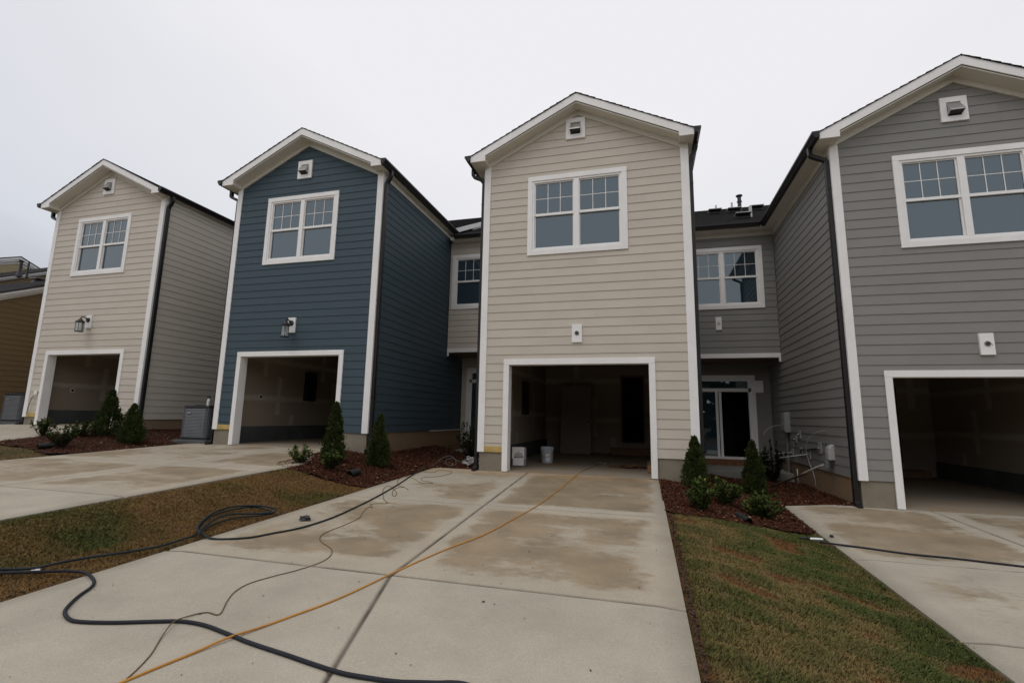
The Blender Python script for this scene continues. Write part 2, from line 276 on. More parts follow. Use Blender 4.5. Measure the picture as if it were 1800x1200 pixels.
# ---------------------------------------------------------------- mesh helpers
class MB:
    def __init__(s): s.v = []; s.f = []; s.mi = []; s.uv = []; s.bd = []
    def face(s, pts, mi=0, uvs=None, board=0.5):
        k = len(s.v); s.v += [tuple(p) for p in pts]; s.f.append(list(range(k, k + len(pts)))); s.mi.append(mi)
        s.uv.append(uvs if uvs else [(0, 0)] * len(pts)); s.bd.append(board)
    def box(s, x0, x1, y0, y1, z0, z1, mi=0, skip=""):
        A = [(x0, y0, z0), (x1, y0, z0), (x1, y1, z0), (x0, y1, z0), (x0, y0, z1), (x1, y0, z1), (x1, y1, z1), (x0, y1, z1)]
        for key, idx, uva in (('b', (0, 3, 2, 1), 0), ('t', (4, 5, 6, 7), 0), ('f', (0, 1, 5, 4), 1), ('r', (1, 2, 6, 5), 2), ('k', (2, 3, 7, 6), 1), ('l', (3, 0, 4, 7), 2)):
            if key in skip: continue
            P = [A[i] for i in idx]
            uvs = [((p[0], p[1]) if uva == 0 else (p[0], p[2]) if uva == 1 else (p[1], p[2])) for p in P]
            s.face(P, mi, uvs)
    def prism(s, poly, f0, f1, mi=0):
        """poly: list of 2-D points; f0, f1 map a 2-D point to the near and far 3-D point"""
        a = [f0(*p) for p in poly]; b = [f1(*p) for p in poly]; n = len(poly)
        s.face(a, mi, [tuple(p) for p in poly]); s.face(b[::-1], mi, [tuple(p) for p in poly][::-1])
        for i in range(n):
            j = (i + 1) % n; s.face([a[j], a[i], b[i], b[j]], mi)
    def tube(s, pts, r, n=8, mi=0, cap=True, closed=False):
        pts = [Vector(p) for p in pts]; m = len(pts); rings = []
        up = Vector((0, 0, 1)); prev = None
        for i, p in enumerate(pts):
            t = (pts[min(i + 1, m - 1)] - pts[max(i - 1, 0)])
            if t.length < 1e-9: t = Vector((0, 0, 1))
            t.normalize()
            if prev is None:
                a = t.cross(up)
                if a.length < 1e-3: a = t.cross(Vector((1, 0, 0)))
            else:
                a = prev - t * prev.dot(t)
                if a.length < 1e-6: a = t.cross(up)
            a.normalize(); b = t.cross(a); prev = a
            rr = r[i] if isinstance(r, (list, tuple)) else r
            k = len(s.v)
            for q in range(n):
                an = 2 * PI * q / n; s.v.append(tuple(p + (a * math.cos(an) + b * math.sin(an)) * rr))
            rings.append(k)
        for i in range(m - 1):
            for q in range(n):
                w = (q + 1) % n
                s.f.append([rings[i] + q, rings[i] + w, rings[i + 1] + w, rings[i + 1] + q]); s.mi.append(mi); s.uv.append([(0, 0)] * 4); s.bd.append(0.5)
        if cap:
            s.f.append([rings[0] + q for q in range(n)][::-1]); s.mi.append(mi); s.uv.append([(0, 0)] * n); s.bd.append(0.5)
            s.f.append([rings[-1] + q for q in range(n)]); s.mi.append(mi); s.uv.append([(0, 0)] * n); s.bd.append(0.5)
    def sweep(s, pts, prof, side, mi=0):
        """sweep a closed 2-D profile (u along side, w along the other normal) along pts"""
        pts = [Vector(p) for p in pts]; m = len(pts); n = len(prof); side = Vector(side); R = []
        for i, p in enumerate(pts):
            t = (pts[min(i + 1, m - 1)] - pts[max(i - 1, 0)]).normalized()
            w = t.cross(side).normalized(); k = len(s.v)
            for (a, b) in prof: s.v.append(tuple(p + side * a + w * b))
            R.append(k)
        for i in range(m - 1):
            for q in range(n):
                w = (q + 1) % n; s.f.append([R[i] + q, R[i] + w, R[i + 1] + w, R[i + 1] + q]); s.mi.append(mi); s.uv.append([(0, 0)] * 4); s.bd.append(0.5)
        for k, rev in ((R[0], True), (R[-1], False)):
            f = [k + q for q in range(n)]; s.f.append(f[::-1] if rev else f); s.mi.append(mi); s.uv.append([(0, 0)] * n); s.bd.append(0.5)
    def build(s, name, mats, parent=None, smooth=False, bevel=0.0, fix=True, loc=None):
        me = bpy.data.meshes.new(name); me.from_pydata(s.v, [], s.f)
        if not isinstance(mats, (list, tuple)): mats = [mats]
        for m in mats: me.materials.append(m)
        me.polygons.foreach_set("material_index", s.mi)
        uvl = me.uv_layers.new(name="uv")
        flat = []
        for u in s.uv:
            for a in u: flat += [a[0], a[1]]
        uvl.data.foreach_set("uv", flat)
        at = me.attributes.new("board", 'FLOAT', 'FACE'); at.data.foreach_set("value", s.bd)
        if fix:
            bm = bmesh.new(); bm.from_mesh(me); bmesh.ops.remove_doubles(bm, verts=bm.verts, dist=1e-5)
            bmesh.ops.recalc_face_normals(bm, faces=bm.faces); bm.to_mesh(me); bm.free()
        if smooth: me.polygons.foreach_set("use_smooth", [True] * len(me.polygons))
        me.update()
        o = bpy.data.objects.new(name, me); scene.collection.objects.link(o)
        if parent: o.parent = parent
        if loc: o.location = loc
        if bevel:
            b = o.modifiers.new("bevel", 'BEVEL'); b.width = bevel; b.segments = 2; b.limit_method = 'ANGLE'
        return o

def tag(o, label=None, cat=None, group=None, kind=None):
    if label: o["label"] = label
    if cat: o["category"] = cat
    if group: o["group"] = group
    if kind: o["kind"] = kind
    return o
def empty(name, loc=(0, 0, 0), rz=0.0):
    o = bpy.data.objects.new(name, None); scene.collection.objects.link(o); o.location = loc; o.rotation_euler = (0, 0, rz); o.empty_display_size = 0.2
    return o
def smoothpath(pts, sub=6):
    P = [Vector(p) for p in pts]; out = []
    for i in range(len(P) - 1):
        a = P[max(i - 1, 0)]; b = P[i]; c = P[i + 1]; d = P[min(i + 2, len(P) - 1)]
        for k in range(sub):
            t = k / sub
            out.append(0.5 * ((2 * b) + (c - a) * t + (2 * a - 5 * b + 4 * c - d) * t * t + (3 * b - a - 3 * c + d) * t ** 3))
    out.append(P[-1]); return out

def clip(poly, inside, inter):
    out = []
    for i in range(len(poly)):
        a, b = poly[i], poly[(i + 1) % len(poly)]
        ia, ib = inside(a), inside(b)
        if ia: out.append(a)
        if ia != ib: out.append(inter(a, b))
    return out
def clip_convex(poly, hull):
    """hull counter-clockwise"""
    for i in range(len(hull)):
        p, q = hull[i], hull[(i + 1) % len(hull)]
        sd = lambda a: (q[0] - p[0]) * (a[1] - p[1]) - (q[1] - p[1]) * (a[0] - p[0])
        def inter(a, b):
            da, db = sd(a), sd(b); t = da / (da - db); return (a[0] + (b[0] - a[0]) * t, a[1] + (b[1] - a[1]) * t)
        poly = clip(poly, lambda a: sd(a) >= -1e-9, inter)
        if len(poly) < 3: return []
    return poly

def siding(mb, hull, f, openings=(), z0=0.22, expo=0.178, d0=0.003, d1=0.0145, seed=0):
    """lapped boards over a convex wall outline; f(u, z, out) -> 3-D point, out = how far the face stands off the wall"""
    rr = random.Random(seed)
    us = [p[0] for p in hull]; zs = [p[1] for p in hull]; u0, u1 = min(us), max(us); zt = max(zs)
    zb = z0
    while zb < zt - 1e-6:
        ze = zb + expo
        cuts = sorted({zb, min(ze, zt)} | {z for o in openings for z in (o[2], o[3]) if zb < z < min(ze, zt)})
        seams = []
        if u1 - u0 > 3.7: seams = [u0 + rr.uniform(0.6, 3.6)]
        edges = [u0] + seams + [u1]
        tones = [rr.random() for _ in edges]
        for a, b in zip(cuts, cuts[1:]):
            blocks = [(o[0], o[1]) for o in openings if o[2] <= a + 1e-6 and o[3] >= b - 1e-6]
            for ei in range(len(edges) - 1):
                segs = [(edges[ei], edges[ei + 1])]
                for (c, d) in blocks:
                    ns = []
                    for (p, q) in segs:
                        if d <= p or c >= q: ns.append((p, q))
                        else:
                            if c > p: ns.append((p, c))
                            if d < q: ns.append((d, q))
                    segs = ns
                for (p, q) in segs:
                    cell = clip_convex([(p, a), (q, a), (q, b), (p, b)], hull)
                    if not cell: continue
                    off = lambda z: d1 + (d0 - d1) * (z - zb) / expo
                    mb.face([f(u, z, off(z)) for u, z in cell], 0, [(u + tones[ei] * 7, z + tones[ei] * 3) for u, z in cell], tones[ei])
                    if abs(a - zb) < 1e-6:
                        lo = sorted([u for u, z in cell if abs(z - a) < 1e-6])
                        if len(lo) >= 2:
                            l, r = lo[0], lo[-1]
                            mb.face([f(l, a, 0.0), f(r, a, 0.0), f(r, a, d1), f(l, a, d1)], 0, [(l, a)] * 4, tones[ei])
        zb = ze
    return mb

# ---------------------------------------------------------------- terrain
def zd(k, y):
    z0 = {'C': -.45, 'A': -.77, 'B': -1.06, 'G': -1.385}[k]
    if y >= 9.5: return z0
    y = max(y, -4.5)
    if k == 'C': return z0 - .1 * (9.5 - y) if y > 6.7 else z0 - .28 - .035 * (6.7 - y)
    return z0 - .035 * (9.5 - y)
def ter(x, y):
    ra = min(max((y - 6.9) / 2.1, 0), 1)
    kn = [(-60, 'C'), (-13.3, 'C'), (-10.95, 'A'), (-5.67 - .83 * ra, 'A'), (-4.3, 'B'), (.25, 'B'), (2.2, 'G'), (60, 'G')]
    if x <= kn[0][0]: return zd('C', y)
    for (a, k), (b, l) in zip(kn, kn[1:]):
        if x <= b:
            t = (x - a) / (b - a); t = t * t * (3 - 2 * t)
            return zd(k, y) * (1 - t) + zd(l, y) * t
    return zd('G', y)

def axis(lo, hi, fine_lo, fine_hi, fine, coarse):
    a = list(np.arange(fine_lo, fine_hi + 1e-6, fine)); l = []; x = fine_lo; s = fine
    while x > lo: s *= 1.35; x -= min(s, coarse); l.append(max(x, lo))
    r = []; x = fine_hi; s = fine
    while x < hi: s *= 1.35; x += min(s, coarse); r.append(min(x, hi))
    return l[::-1] + a + r
gx = axis(-1500, 1500, -20, 9, 0.25, 300); gy = axis(-1500, 1500, -5, 16, 0.25, 300)
gm = MB(); nx, ny = len(gx), len(gy)
for y in gy:
    for x in gx:
        gm.v.append((x, y, ter(x, y) - 0.055))
for j in range(ny - 1):
    for i in range(nx - 1):
        gm.f.append([j * nx + i, j * nx + i + 1, (j + 1) * nx + i + 1, (j + 1) * nx + i]); gm.mi.append(0); gm.uv.append([(0, 0)] * 4); gm.bd.append(0)
g = gm.build('ground', M['soil'], smooth=True, fix=False); tag(g, kind='structure')

# ---------------------------------------------------------------- driveways: cast slabs with tooled joints
def driveway(name, unit, outline, xjoints, yjoints, damp):
    """outline(y) -> (x_left, x_right); slabs between joints; per-slab dampness; drawn on a fine grid so that the joints are real grooves"""
    verts = []; faces = []; dv = []; cv = []; jv = []
    ys = []
    y0, y1 = yjoints[0], yjoints[-1]
    g = 0.017
    def stations(lo, hi, step, joints):
        out = []
        n = max(1, int((hi - lo) / step)); base = [lo + (hi - lo) * i / n for i in range(n + 1)]
        js = [j for j in joints if lo < j < hi]
        base = [b for b in base if all(abs(b - j) > 0.035 for j in js)]
        for j in js: base += [j - 0.028, j - g, j - g * .35, j + g * .35, j + g, j + 0.028]
        return sorted(base)
    YS = stations(y0, y1, 0.18, yjoints[1:-1])
    TS = stations(0.0, 1.0, 0.05, [])
    cols = None
    for y in YS:
        xl, xr = outline(y)
        xs = []
        jx = [j(y) for j in xjoints]
        jx = [j for j in jx if xl + .1 < j < xr - .1]
        base = [xl + (xr - xl) * t for t in TS]
        # fixed count: map around each joint
        js = [j(y) for j in xjoints]
        row = [(b, 0) for b in base]
        segs = [xl] + js + [xr]
        row = []
        for si in range(len(segs) - 1):
            a, b = segs[si], segs[si + 1]
            n = 12
            a2 = a + (0.028 if si > 0 else 0.0); b2 = b - (0.028 if si < len(segs) - 2 else 0.0)
            for q in range(n + 1): row.append((a2 + (b2 - a2) * q / n, 0, si))
            if si < len(segs) - 2:
                row += [(b - g, 0.4, si), (b - g * .35, 1, si), (b + g * .35, 1, si + 1), (b + g, 0.4, si + 1)]
        yj = [(abs(y - j)) for j in yjoints[1:-1]]
        dyj = min(yj) if yj else 9
        gy_ = 1 if dyj < g * .6 else 0.4 if dyj < g * 1.2 else 0
        jy = 1 if dyj < g * .6 else .35 if dyj < g * 1.2 else 0
        pi = sum(1 for j in yjoints[1:-1] if y > j)
        for ri, (x, gd, si) in enumerate(row):
            z = zd(unit, y) if unit != 'X' else ter(x, y)
            dep = max(gd, gy_)
            edge = min(x - xl, xr - x)
            drop = 0.012 * max(0, 1 - edge / 0.02) ** 2
            verts.append((x, y, z - 0.012 * dep - drop + 0.0015 * noise.noise(Vector((x * .8, y * .8, 0)))))
            # dampness: from the slab table, fading towards the slab's edges
            D = damp(x, y, si, pi)
            a, b = segs[si], segs[si + 1]
            ya = yjoints[pi]; yb = yjoints[pi + 1]
            e = min(x - a, b - x, (y - ya) * 1.0, (yb - y) * 1.0)
            fade = min(1, max(0, e) / 0.42)
            dv.append(D[0] - 1.0 * (1 - fade) ** 2 if D[0] > -.9 else -1.0)
            cv.append(D[1]); jn = .75 + .5 * noise.noise(Vector((x * 5, y * 5, 3))); jv.append(min(1, max(0, (jn if dep > 0.5 else .32 * jn if dep > .2 else 0.25 * (edge < .012)))))
        cols = len(row)
    R = len(YS)
    for j in range(R - 1):
        for i in range(cols - 1):
            faces.append((j * cols + i, j * cols + i + 1, (j + 1) * cols + i + 1, (j + 1) * cols + i))
    top = len(verts)
    # skirt
    border = [i for i in range(cols)] + [j * cols + cols - 1 for j in range(1, R)] + [(R - 1) * cols + i for i in range(cols - 2, -1, -1)] + [j * cols for j in range(R - 2, 0, -1)]
    k = len(verts)
    for b in border:
        v = verts[b]; verts.append((v[0], v[1], v[2] - 0.15)); dv.append(-1); cv.append(0.6); jv.append(0.6)
    nb = len(border)
    for q in range(nb): faces.append((border[q], k + q, k + (q + 1) % nb, border[(q + 1) % nb]))
    me = bpy.data.meshes.new(name); me.from_pydata(verts, [], faces); me.materials.append(M['concrete'])
    a = me.attributes.new("damp", 'FLOAT', 'POINT'); a.data.foreach_set("value", dv)
    a = me.attributes.new("joint", 'FLOAT', 'POINT'); a.data.foreach_set("value", jv)
    a = me.attributes.new("clay", 'FLOAT', 'POINT'); a.data.foreach_set("value", cv)
    me.update(); o = bpy.data.objects.new(name, me); scene.collection.objects.link(o)
    tag(o, kind='structure'); return o

def dampB(x, y, si, pi):
    clay = 0.10
    if y > 9.0: clay = 0.9
    if pi == 2 : return (0.62, clay) if si == 1 else (-0.15 + 0.55 * (x + 4.3) / 2.1, clay + .05)
    if pi == 1: return (0.52 - .35 * max(0, (x + .35)) if si == 1 else 0.40, 0.22)
    return (-1, 0.03)
driveway('driveway_centre', 'B', lambda y: (-4.30, 0.22 + 0.003 * max(0, 9.4 - y)), [lambda y: -2.25 + (9.4 - y) * (0.045 if y > 3.7 else 0.045) + max(0, 3.7 - y) * 0.26], [-4.4, 0.6, 3.72, 6.42, 9.58], lambda x, y, si, pi: dampB(x, y, si, {3: 2, 2: 1}.get(pi, 0)))
def outA(y):
    t = min(max((y - 6.95) / 2.3, 0), 1); return (-10.88, -5.67 - .92 * t * t * (3 - 2 * t))
driveway('driveway_blue_house', 'A', outA, [lambda y: -7.75], [-4.4, 1.2, 4.3, 6.6, 9.66], lambda x, y, si, pi: ((0.36 if pi >= 2 else 0.1 if pi == 1 else -1), 0.2 if pi >= 2 else 0.05))
def outG(y): return (2.21 + max(0, y - 9.45) * 2.0, 7.9)
driveway('driveway_grey_house', 'G', outG, [lambda y: 4.47], [-4.4, 1.0, 4.6, 6.55, 9.84], lambda x, y, si, pi: ((0.38 if pi == 3 else 0.42 if pi == 2 and x > 4.2 else 0.0 if pi == 2 else -1), 0.5 * max(0, 1 - abs(x - 3.3) / 1.1) * max(0, 1 - abs(y - 8.4) / 1.2)+0.05))
driveway('driveway_tan_house', 'C', lambda y: (-17.6, -13.25), [lambda y: -15.3], [-4.4, 1.2, 4.4, 6.7, 9.8], lambda x, y, si, pi: (-1, 0.15))
st = MB(); st.box(-60, 60, -12, -4.5, -1.95, -1.87); tag(st.build('street', M['asphalt']), kind='structure')

# ---------------------------------------------------------------- townhouses
HE, XL, XR, CX = 6.35, 0.17, 4.35, 2.22
RIDGE, REDGE, RX, OX0, OX1 = 7.615, 6.476, 2.19, -0.10, 4.47
def roofz(x): return REDGE + (x - OX0) / (RX - OX0) * (RIDGE - REDGE) if x <= RX else RIDGE - (x - RX) / (OX1 - RX) * (RIDGE - REDGE)

def make_window(parent, x0, x1, z0, z1, y=0.0):
    """double window in a wall facing -y: casing > frame, sash, pane, grille"""
    w = 0.105
    c = MB()
    c.box(x0, x1, y - 0.036, y + 0.002, z1 - w, z1); c.box(x0, x1, y - 0.036, y + 0.002, z0, z0 + w)
    c.box(x0, x0 + w, y - 0.034, y + 0.002, z0 + w, z1 - w); c.box(x1 - w, x1, y - 0.034, y + 0.002, z0 + w, z1 - w)
    cas = c.build('window', M['trim'], parent, bevel=0.003)
    a0, a1, b0, b1 = x0 + w, x1 - w, z0 + w, z1 - w
    f = MB(); t = 0.04; yb = y + 0.07
    f.box(a0, a1, y - 0.018, yb, b1 - t, b1); f.box(a0, a1, y - 0.022, yb, b0, b0 + t)
    f.box(a0, a0 + t, y - 0.018, yb, b0 + t, b1 - t); f.box(a1 - t, a1, y - 0.018, yb, b0 + t, b1 - t)
    mc = (a0 + a1) / 2; f.box(mc - 0.055, mc + 0.055, y - 0.02, yb, b0 + t, b1 - t)
    f.build('frame', M['vinyl'], cas, bevel=0.003)
    zc = (b0 + b1) / 2 + 0.01
    for (p, q) in ((a0 + t, mc - 0.055), (mc + 0.055, a1 - t)):
        s = MB(); s.box(p, q, y - 0.002, y + 0.05, zc - 0.022, zc + 0.03); s.box(p, q, y + 0.012, y + 0.05, b1 - t - 0.022, b1 - t)
        s.box(p, p + 0.022, y + 0.012, y + 0.05, zc + 0.03, b1 - t - 0.022); s.box(q - 0.022, q, y + 0.012, y + 0.05, zc + 0.03, b1 - t - 0.022)
        s.box(p, q, y + 0.025, y + 0.06, b0 + t, b0 + t + 0.03); s.box(p, p + 0.022, y + 0.025, y + 0.06, b0 + t + 0.03, zc - 0.022); s.box(q - 0.022, q, y + 0.025, y + 0.06, b0 + t + 0.03, zc - 0.022)
        s.build('sash', M['vinyl'], cas)
        gl = MB(); gl.box(p + 0.022, q - 0.022, y + 0.03, y + 0.036, zc + 0.03, b1 - t - 0.022); gl.build('pane', M['glass'], cas)
        gl = MB(); gl.box(p + 0.022, q - 0.022, y + 0.045, y + 0.051, b0 + t + 0.03, zc - 0.022); gl.build('pane', M['glass'], cas)
        gr = MB(); W = q - p - 0.044; zz0, zz1 = zc + 0.03, b1 - t - 0.022
        for k in (1, 2): gr.box(p + 0.022 + W * k / 3 - 0.006, p + 0.022 + W * k / 3 + 0.006, y + 0.020, y + 0.0285, zz0, zz1)
        zm = (zz0 + zz1) / 2; gr.box(p + 0.022, q - 0.022, y + 0.0225, y + 0.0275, zm - 0.006, zm + 0.006)
        gr.build('grille', M['vinyl'], cas)
    return cas

def lantern(name, loc, label):
    r = empty(name, loc); r.scale = (1.2, 1.2, 1.2)
    b = MB()
    b.tube([(0, 0, 0.02), (0, -0.02, 0.02)], 0.055, 16); b.tube([(0, -0.02, 0.02), (0, -0.03, 0.02)], [0.055, 0.035], 16)
    b.build('wall_plate', M['black_metal'], r, smooth=False)
    a = MB(); a.tube(smoothpath([(0, -0.02, 0.02), (0, -0.06, 0.055), (0, -0.12, 0.07), (0, -0.155, 0.045), (0, -0.16, 0.0)], 4), 0.012, 8)
    a.build('arm', M['black_metal'], r, smooth=True)
    rf = MB(); y = -0.16
    rf.tube([(0, y, 0.03), (0, y, 0.015), (0, y, -0.01), (0, y, -0.045), (0, y, -0.055)], [0.012, 0.03, 0.045, 0.088, 0.09], 12); rf.tube([(0, y, 0.03), (0, y, 0.05)], 0.012, 8)
    rf.build('cap', M['black_metal'], r)
    cg = MB()
    cg.tube([(0, y, -0.055), (0, y, -0.07)], 0.082, 12); cg.tube([(0, y, -0.27), (0, y, -0.285)], 0.082, 12)
    for k in range(6):
        an = 2 * PI * k / 6 + .2; cg.tube([(0.076 * math.cos(an), y + 0.076 * math.sin(an), -0.06), (0.076 * math.cos(an), y + 0.076 * math.sin(an), -0.275)], 0.0055, 6)
    cg.build('cage', M['black_metal'], r)
    gl = MB(); gl.tube([(0, y, -0.072), (0, y, -0.268)], 0.068, 16, cap=False); gl.build('glass_shade', M['lampglass'], r, smooth=True)
    bb = MB(); bb.tube([(0, y, -0.265), (0, y, -0.17)], 0.018, 8); bb.build('candle_tube', M['paper'], r)
    tag(r, label, 'wall lamp', 'wall lanterns over the garages'); return r

def house(key, loc, colour, label, base, dv, db, lamp=None, side=5.7, recess=True, rleft=-2.42, dT=0.0, found_left=True):
    r = empty('townhouse', loc)
    tag(r, label, 'townhouse', 'townhouses in the row')
    zf = base
    # siding ---------------------------------------------------------------
    hull = [(XL, 0.22), (XR, 0.22), (XR, roofz(XR) - .21), (RX, 7.40), (XL, roofz(XL) - .21)]
    op = [(0.70, 3.60, -2, 2.05), (1.19, 3.12, 4.32, 5.93)]
    m = siding(MB(), hull, lambda u, z, o: (u, -o, z), op, seed=hash(key) % 97 if False else ord(key))
    m.build('front_siding', M[colour], r, fix=False)
    for sgn, X in ((1, XR), (-1, XL)):
        m = siding(MB(), [(0.0, 0.22), (side, 0.22), (side, HE), (0.0, HE)], (lambda u, z, o, X=X, s=sgn: (X + s * o, u, z)), seed=ord(key) + sgn * 3)
        # starter: dark gap under the lowest board
        m.build('side_siding', M[colour], r, fix=False)
    # structural shell right behind the boards (keeps the building closed)
    sh = MB()
    sh.box(XL + .004, XR - .004, side - 0.05, side, 2.86 + zf, 7.0)
    sh.box(XL + .004, XL + .14, side - .05, 6.25, 0.224, 2.9 + zf); sh.box(XR - .14, XR - .004, side - .05, 6.25, 0.224, 2.9 + zf)
    sh.box(XL + .004, XR - .004, 0.004, side - 0.05, 2.75 + zf, 2.85 + zf)
    for (a, b, c, d) in ((XL + .004, 1.19, 2.05, HE), (3.12, XR - .004, 2.05, HE), (1.19, 3.12, 2.05, 4.32), (1.19, 3.12, 5.93, HE), (XL + .004, 0.70, .224, 2.05), (3.60, XR - .004, .224, 2.05)):
        sh.box(a, b, 0.006, 0.12, c, d)
    sh.box(XL + .004, XL + .1, 0.12, side - .05, 0.224, HE); sh.box(XR - .1, XR - .004, 0.12, side - .05, 0.224, HE)
    sh.box(1.19, 3.12, 0.3, 0.35, 4.32, 5.93)
    sh.build('wall_core', M['drywall'], r)
    # corner boards -----------------------------------------------------------
    for (a, b, X, s) in ((XL - 0.027, XL + 0.115, XL, -1), (XR - 0.125, XR + 0.027, XR, 1)):
        c = MB(); c.box(a, b, -0.030, 0.0, 0.215, HE)
        if s < 0: c.box(a, XL, 0.0, 0.085, 0.215, HE)
        else: c.box(XR, b, 0.0, 0.085, 0.215, HE)
        c.build('corner_board', M['trim'], r, bevel=0.003)
    # foundation ----------------------------------------------------------------
    f = MB(); zb = zf - 0.6
    f.box(XL + .012, 0.76, 0.010, 0.2, zb, 0.222); f.build('front_footing', M['found'], r); f = MB(); f.box(3.54, XR - .012, 0.010, 0.2, zb, 0.222)
    f.build('front_footing', M['found'], r)
    f = MB()
    f.box(XL + .012, XL + .1, 0.2, side, zb, 0.222); f.build('side_footing', M['found_clay'], r)
    f = MB(); f.box(XR - .1, XR - .012, 0.2, side, zb, 0.222); f.build('side_footing', M['found_clay'], r)
    if key in 'ABC':
        f = MB(); f.box(XL + 0.117, 0.664, -0.020, 0.004, 0.218, 0.330)
        f.build('sill_board', M['osb'], r)
        if key == 'C': f = MB(); f.box(3.637, XR - 0.127, -0.020, 0.004, 0.218, 0.330); f.build('sill_board', M['osb'], r)
    # garage opening ---------------------------------------------------------------
    t = MB(); t.box(0.665, 0.78, -0.034, 0.0, zf + 0.01, 1.965); t.box(3.52, 3.635, -0.034, 0.0, zf + 0.01, 1.965); t.box(0.665, 3.635, -0.036, 0.0, 1.965, 2.08)
    t.box(0.76, 0.78, 0.0, 0.19, zf + 0.01, 1.965); t.box(3.52, 3.54, 0.0, 0.19, zf + 0.01, 1.965); t.box(0.76, 3.54, 0.0, 0.19, 1.965, 1.985)
    t.build('garage_trim', M['trim'], r, bevel=0.003)
    gi = MB(); yb = 6.1; zc = zf + 2.72; xa, xb = 0.32, 4.20; ya = 0.19
    gi.face([(xa, ya, zf + .42), (xa, yb, zf + .42), (xa, yb, zc), (xa, ya, zc)], 0, [(ya, 0), (yb, 0), (yb, zc - zf), (ya, zc - zf)])
    gi.face([(xb, ya, zf + .42), (xb, yb, zf + .42), (xb, yb, zc), (xb, ya, zc)], 0, [(ya, 0), (yb, 0), (yb, zc - zf), (ya, zc - zf)])
    dx0, dx1, dz0, dz1 = 2.70, 3.42, zf + 0.36, zf + 2.42
    for (a, b, c, d) in ((xa, dx0, zf, zc), (dx1, xb, zf, zc), (dx0, dx1, dz1, zc), (dx0, dx1, zf, dz0)):
        gi.face([(a, yb, c), (b, yb, c), (b, yb, d), (a, yb, d)], 0, [(a, c), (b, c), (b, d), (a, d)])
    for (a, b, c, d) in ((xa, 0.78, zf, zc), (3.52, xb, zf, zc), (0.78, 3.52, 1.985, zc)):
        gi.face([(a, ya, c), (b, ya, c), (b, ya, d), (a, ya, d)], 0, [(a, c), (b, c), (b, d), (a, d)])
    gi.build('garage_wall', M['drywall'], r, fix=False)
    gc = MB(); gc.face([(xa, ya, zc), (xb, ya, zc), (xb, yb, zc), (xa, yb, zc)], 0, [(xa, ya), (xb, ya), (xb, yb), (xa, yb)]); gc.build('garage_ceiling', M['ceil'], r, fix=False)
    cb = MB(); cb.box(xa - .02, xa + .04, ya, yb, zf, zf + .42); cb.build('garage_curb', M['curb'], r); cb = MB(); cb.box(xb - .04, xb + .02, ya, yb, zf, zf + .42); cb.build('garage_curb', M['curb'], r)
    fl = MB(); fl.box(xa, xb, ya + .001, yb, zf - 0.1, zf + 0.02); fl.box(0.781, 3.519, 0.02, ya, zf - 0.1, zf + 0.018); fl.build('garage_floor', M['floor'], r)
    dr = MB(); dr.box(dx0 - .0, dx0 + .05, yb - .015, yb + .1, dz0, dz1); dr.box(dx1 - .05, dx1, yb - .015, yb + .1, dz0, dz1); dr.box(dx0 + .05, dx1 - .05, yb - .015, yb + .1, dz1 - .05, dz1)
    dr.box(dx0 - .3, dx1 + .4, yb - .5, yb - .001, zf + .021, dz0 - .16); dr.box(dx0, dx1, yb + .1, yb + 1.6, dz0 - .02, dz0)
    dr.build('doorway', M['wood'], r)
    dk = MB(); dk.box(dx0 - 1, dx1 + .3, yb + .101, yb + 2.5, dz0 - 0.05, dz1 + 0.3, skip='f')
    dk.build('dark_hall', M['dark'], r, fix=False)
    if key == 'B' or key == 'A':
        el = MB(); el.box(xa, xa + .10, 2.9, 3.35, zf + 1.15, zf + 2.0); el.build('dark_wall_panel', M['black_metal'], r)  # black box on the left garage wall, drawn for a dark slot
    # window, vent, mounting block --------------------------------------------------------
    make_window(r, 1.125, 3.185, 4.25, 6.0)
    v = MB(); z0, z1 = 6.675 + dv, 7.145 + dv
    v.box(1.94, 2.35, -0.045, 0.0, z1 - 0.10, z1); v.box(1.94, 2.35, -0.045, 0.0, z0, z0 + 0.10); v.box(1.94, 2.04, -0.045, 0, z0 + .1, z1 - .1); v.box(2.25, 2.35, -0.045, 0, z0 + .1, z1 - .1)
    gv = v.build('gable_vent', M['trim'], r, bevel=0.003)
    hd = MB(); a, b = 2.045, 2.245; zt, zb_ = z1 - 0.105, z0 + 0.11
    # sheet hood: sloping top, side cheeks, black sheets put in for the shade of the throat
    hd.face([(a, -0.03, zt), (b, -0.03, zt), (b + .01, -0.15, zb_ + .07), (a - .01, -0.15, zb_ + .07)])
    hd.face([(a - .01, -0.15, zb_ + .07), (b + .01, -0.15, zb_ + .07), (b + .01, -0.155, zb_ + .045), (a - .01, -0.155, zb_ + .045)])
    hd.face([(a, -0.03, zt), (a - .01, -0.15, zb_ + .07), (a - .01, -0.155, zb_ + .045), (a, -0.03, zb_)]); hd.face([(b, -0.03, zt), (b, -0.03, zb_), (b + .01, -0.155, zb_ + .045), (b + .01, -0.15, zb_ + .07)])
    hd.build('vent_hood', M['galv'], gv, fix=False)
    th = MB(); th.box(a, b, -0.028, -0.022, z0 + .1, z1 - .1); th.face([(a, -0.03, zb_ + .01), (b, -0.03, zb_ + .01), (b, -0.145, zb_ + .055), (a, -0.145, zb_ + .055)]); th.build('throat_shade', M['black_metal'], gv, fix=False)
    k = MB(); k.box(2.065, 2.265, -0.045, 0, 2.695 + db, 3.058 + db); kb = k.build('mounting_block', M['trim'], r, bevel=0.004)
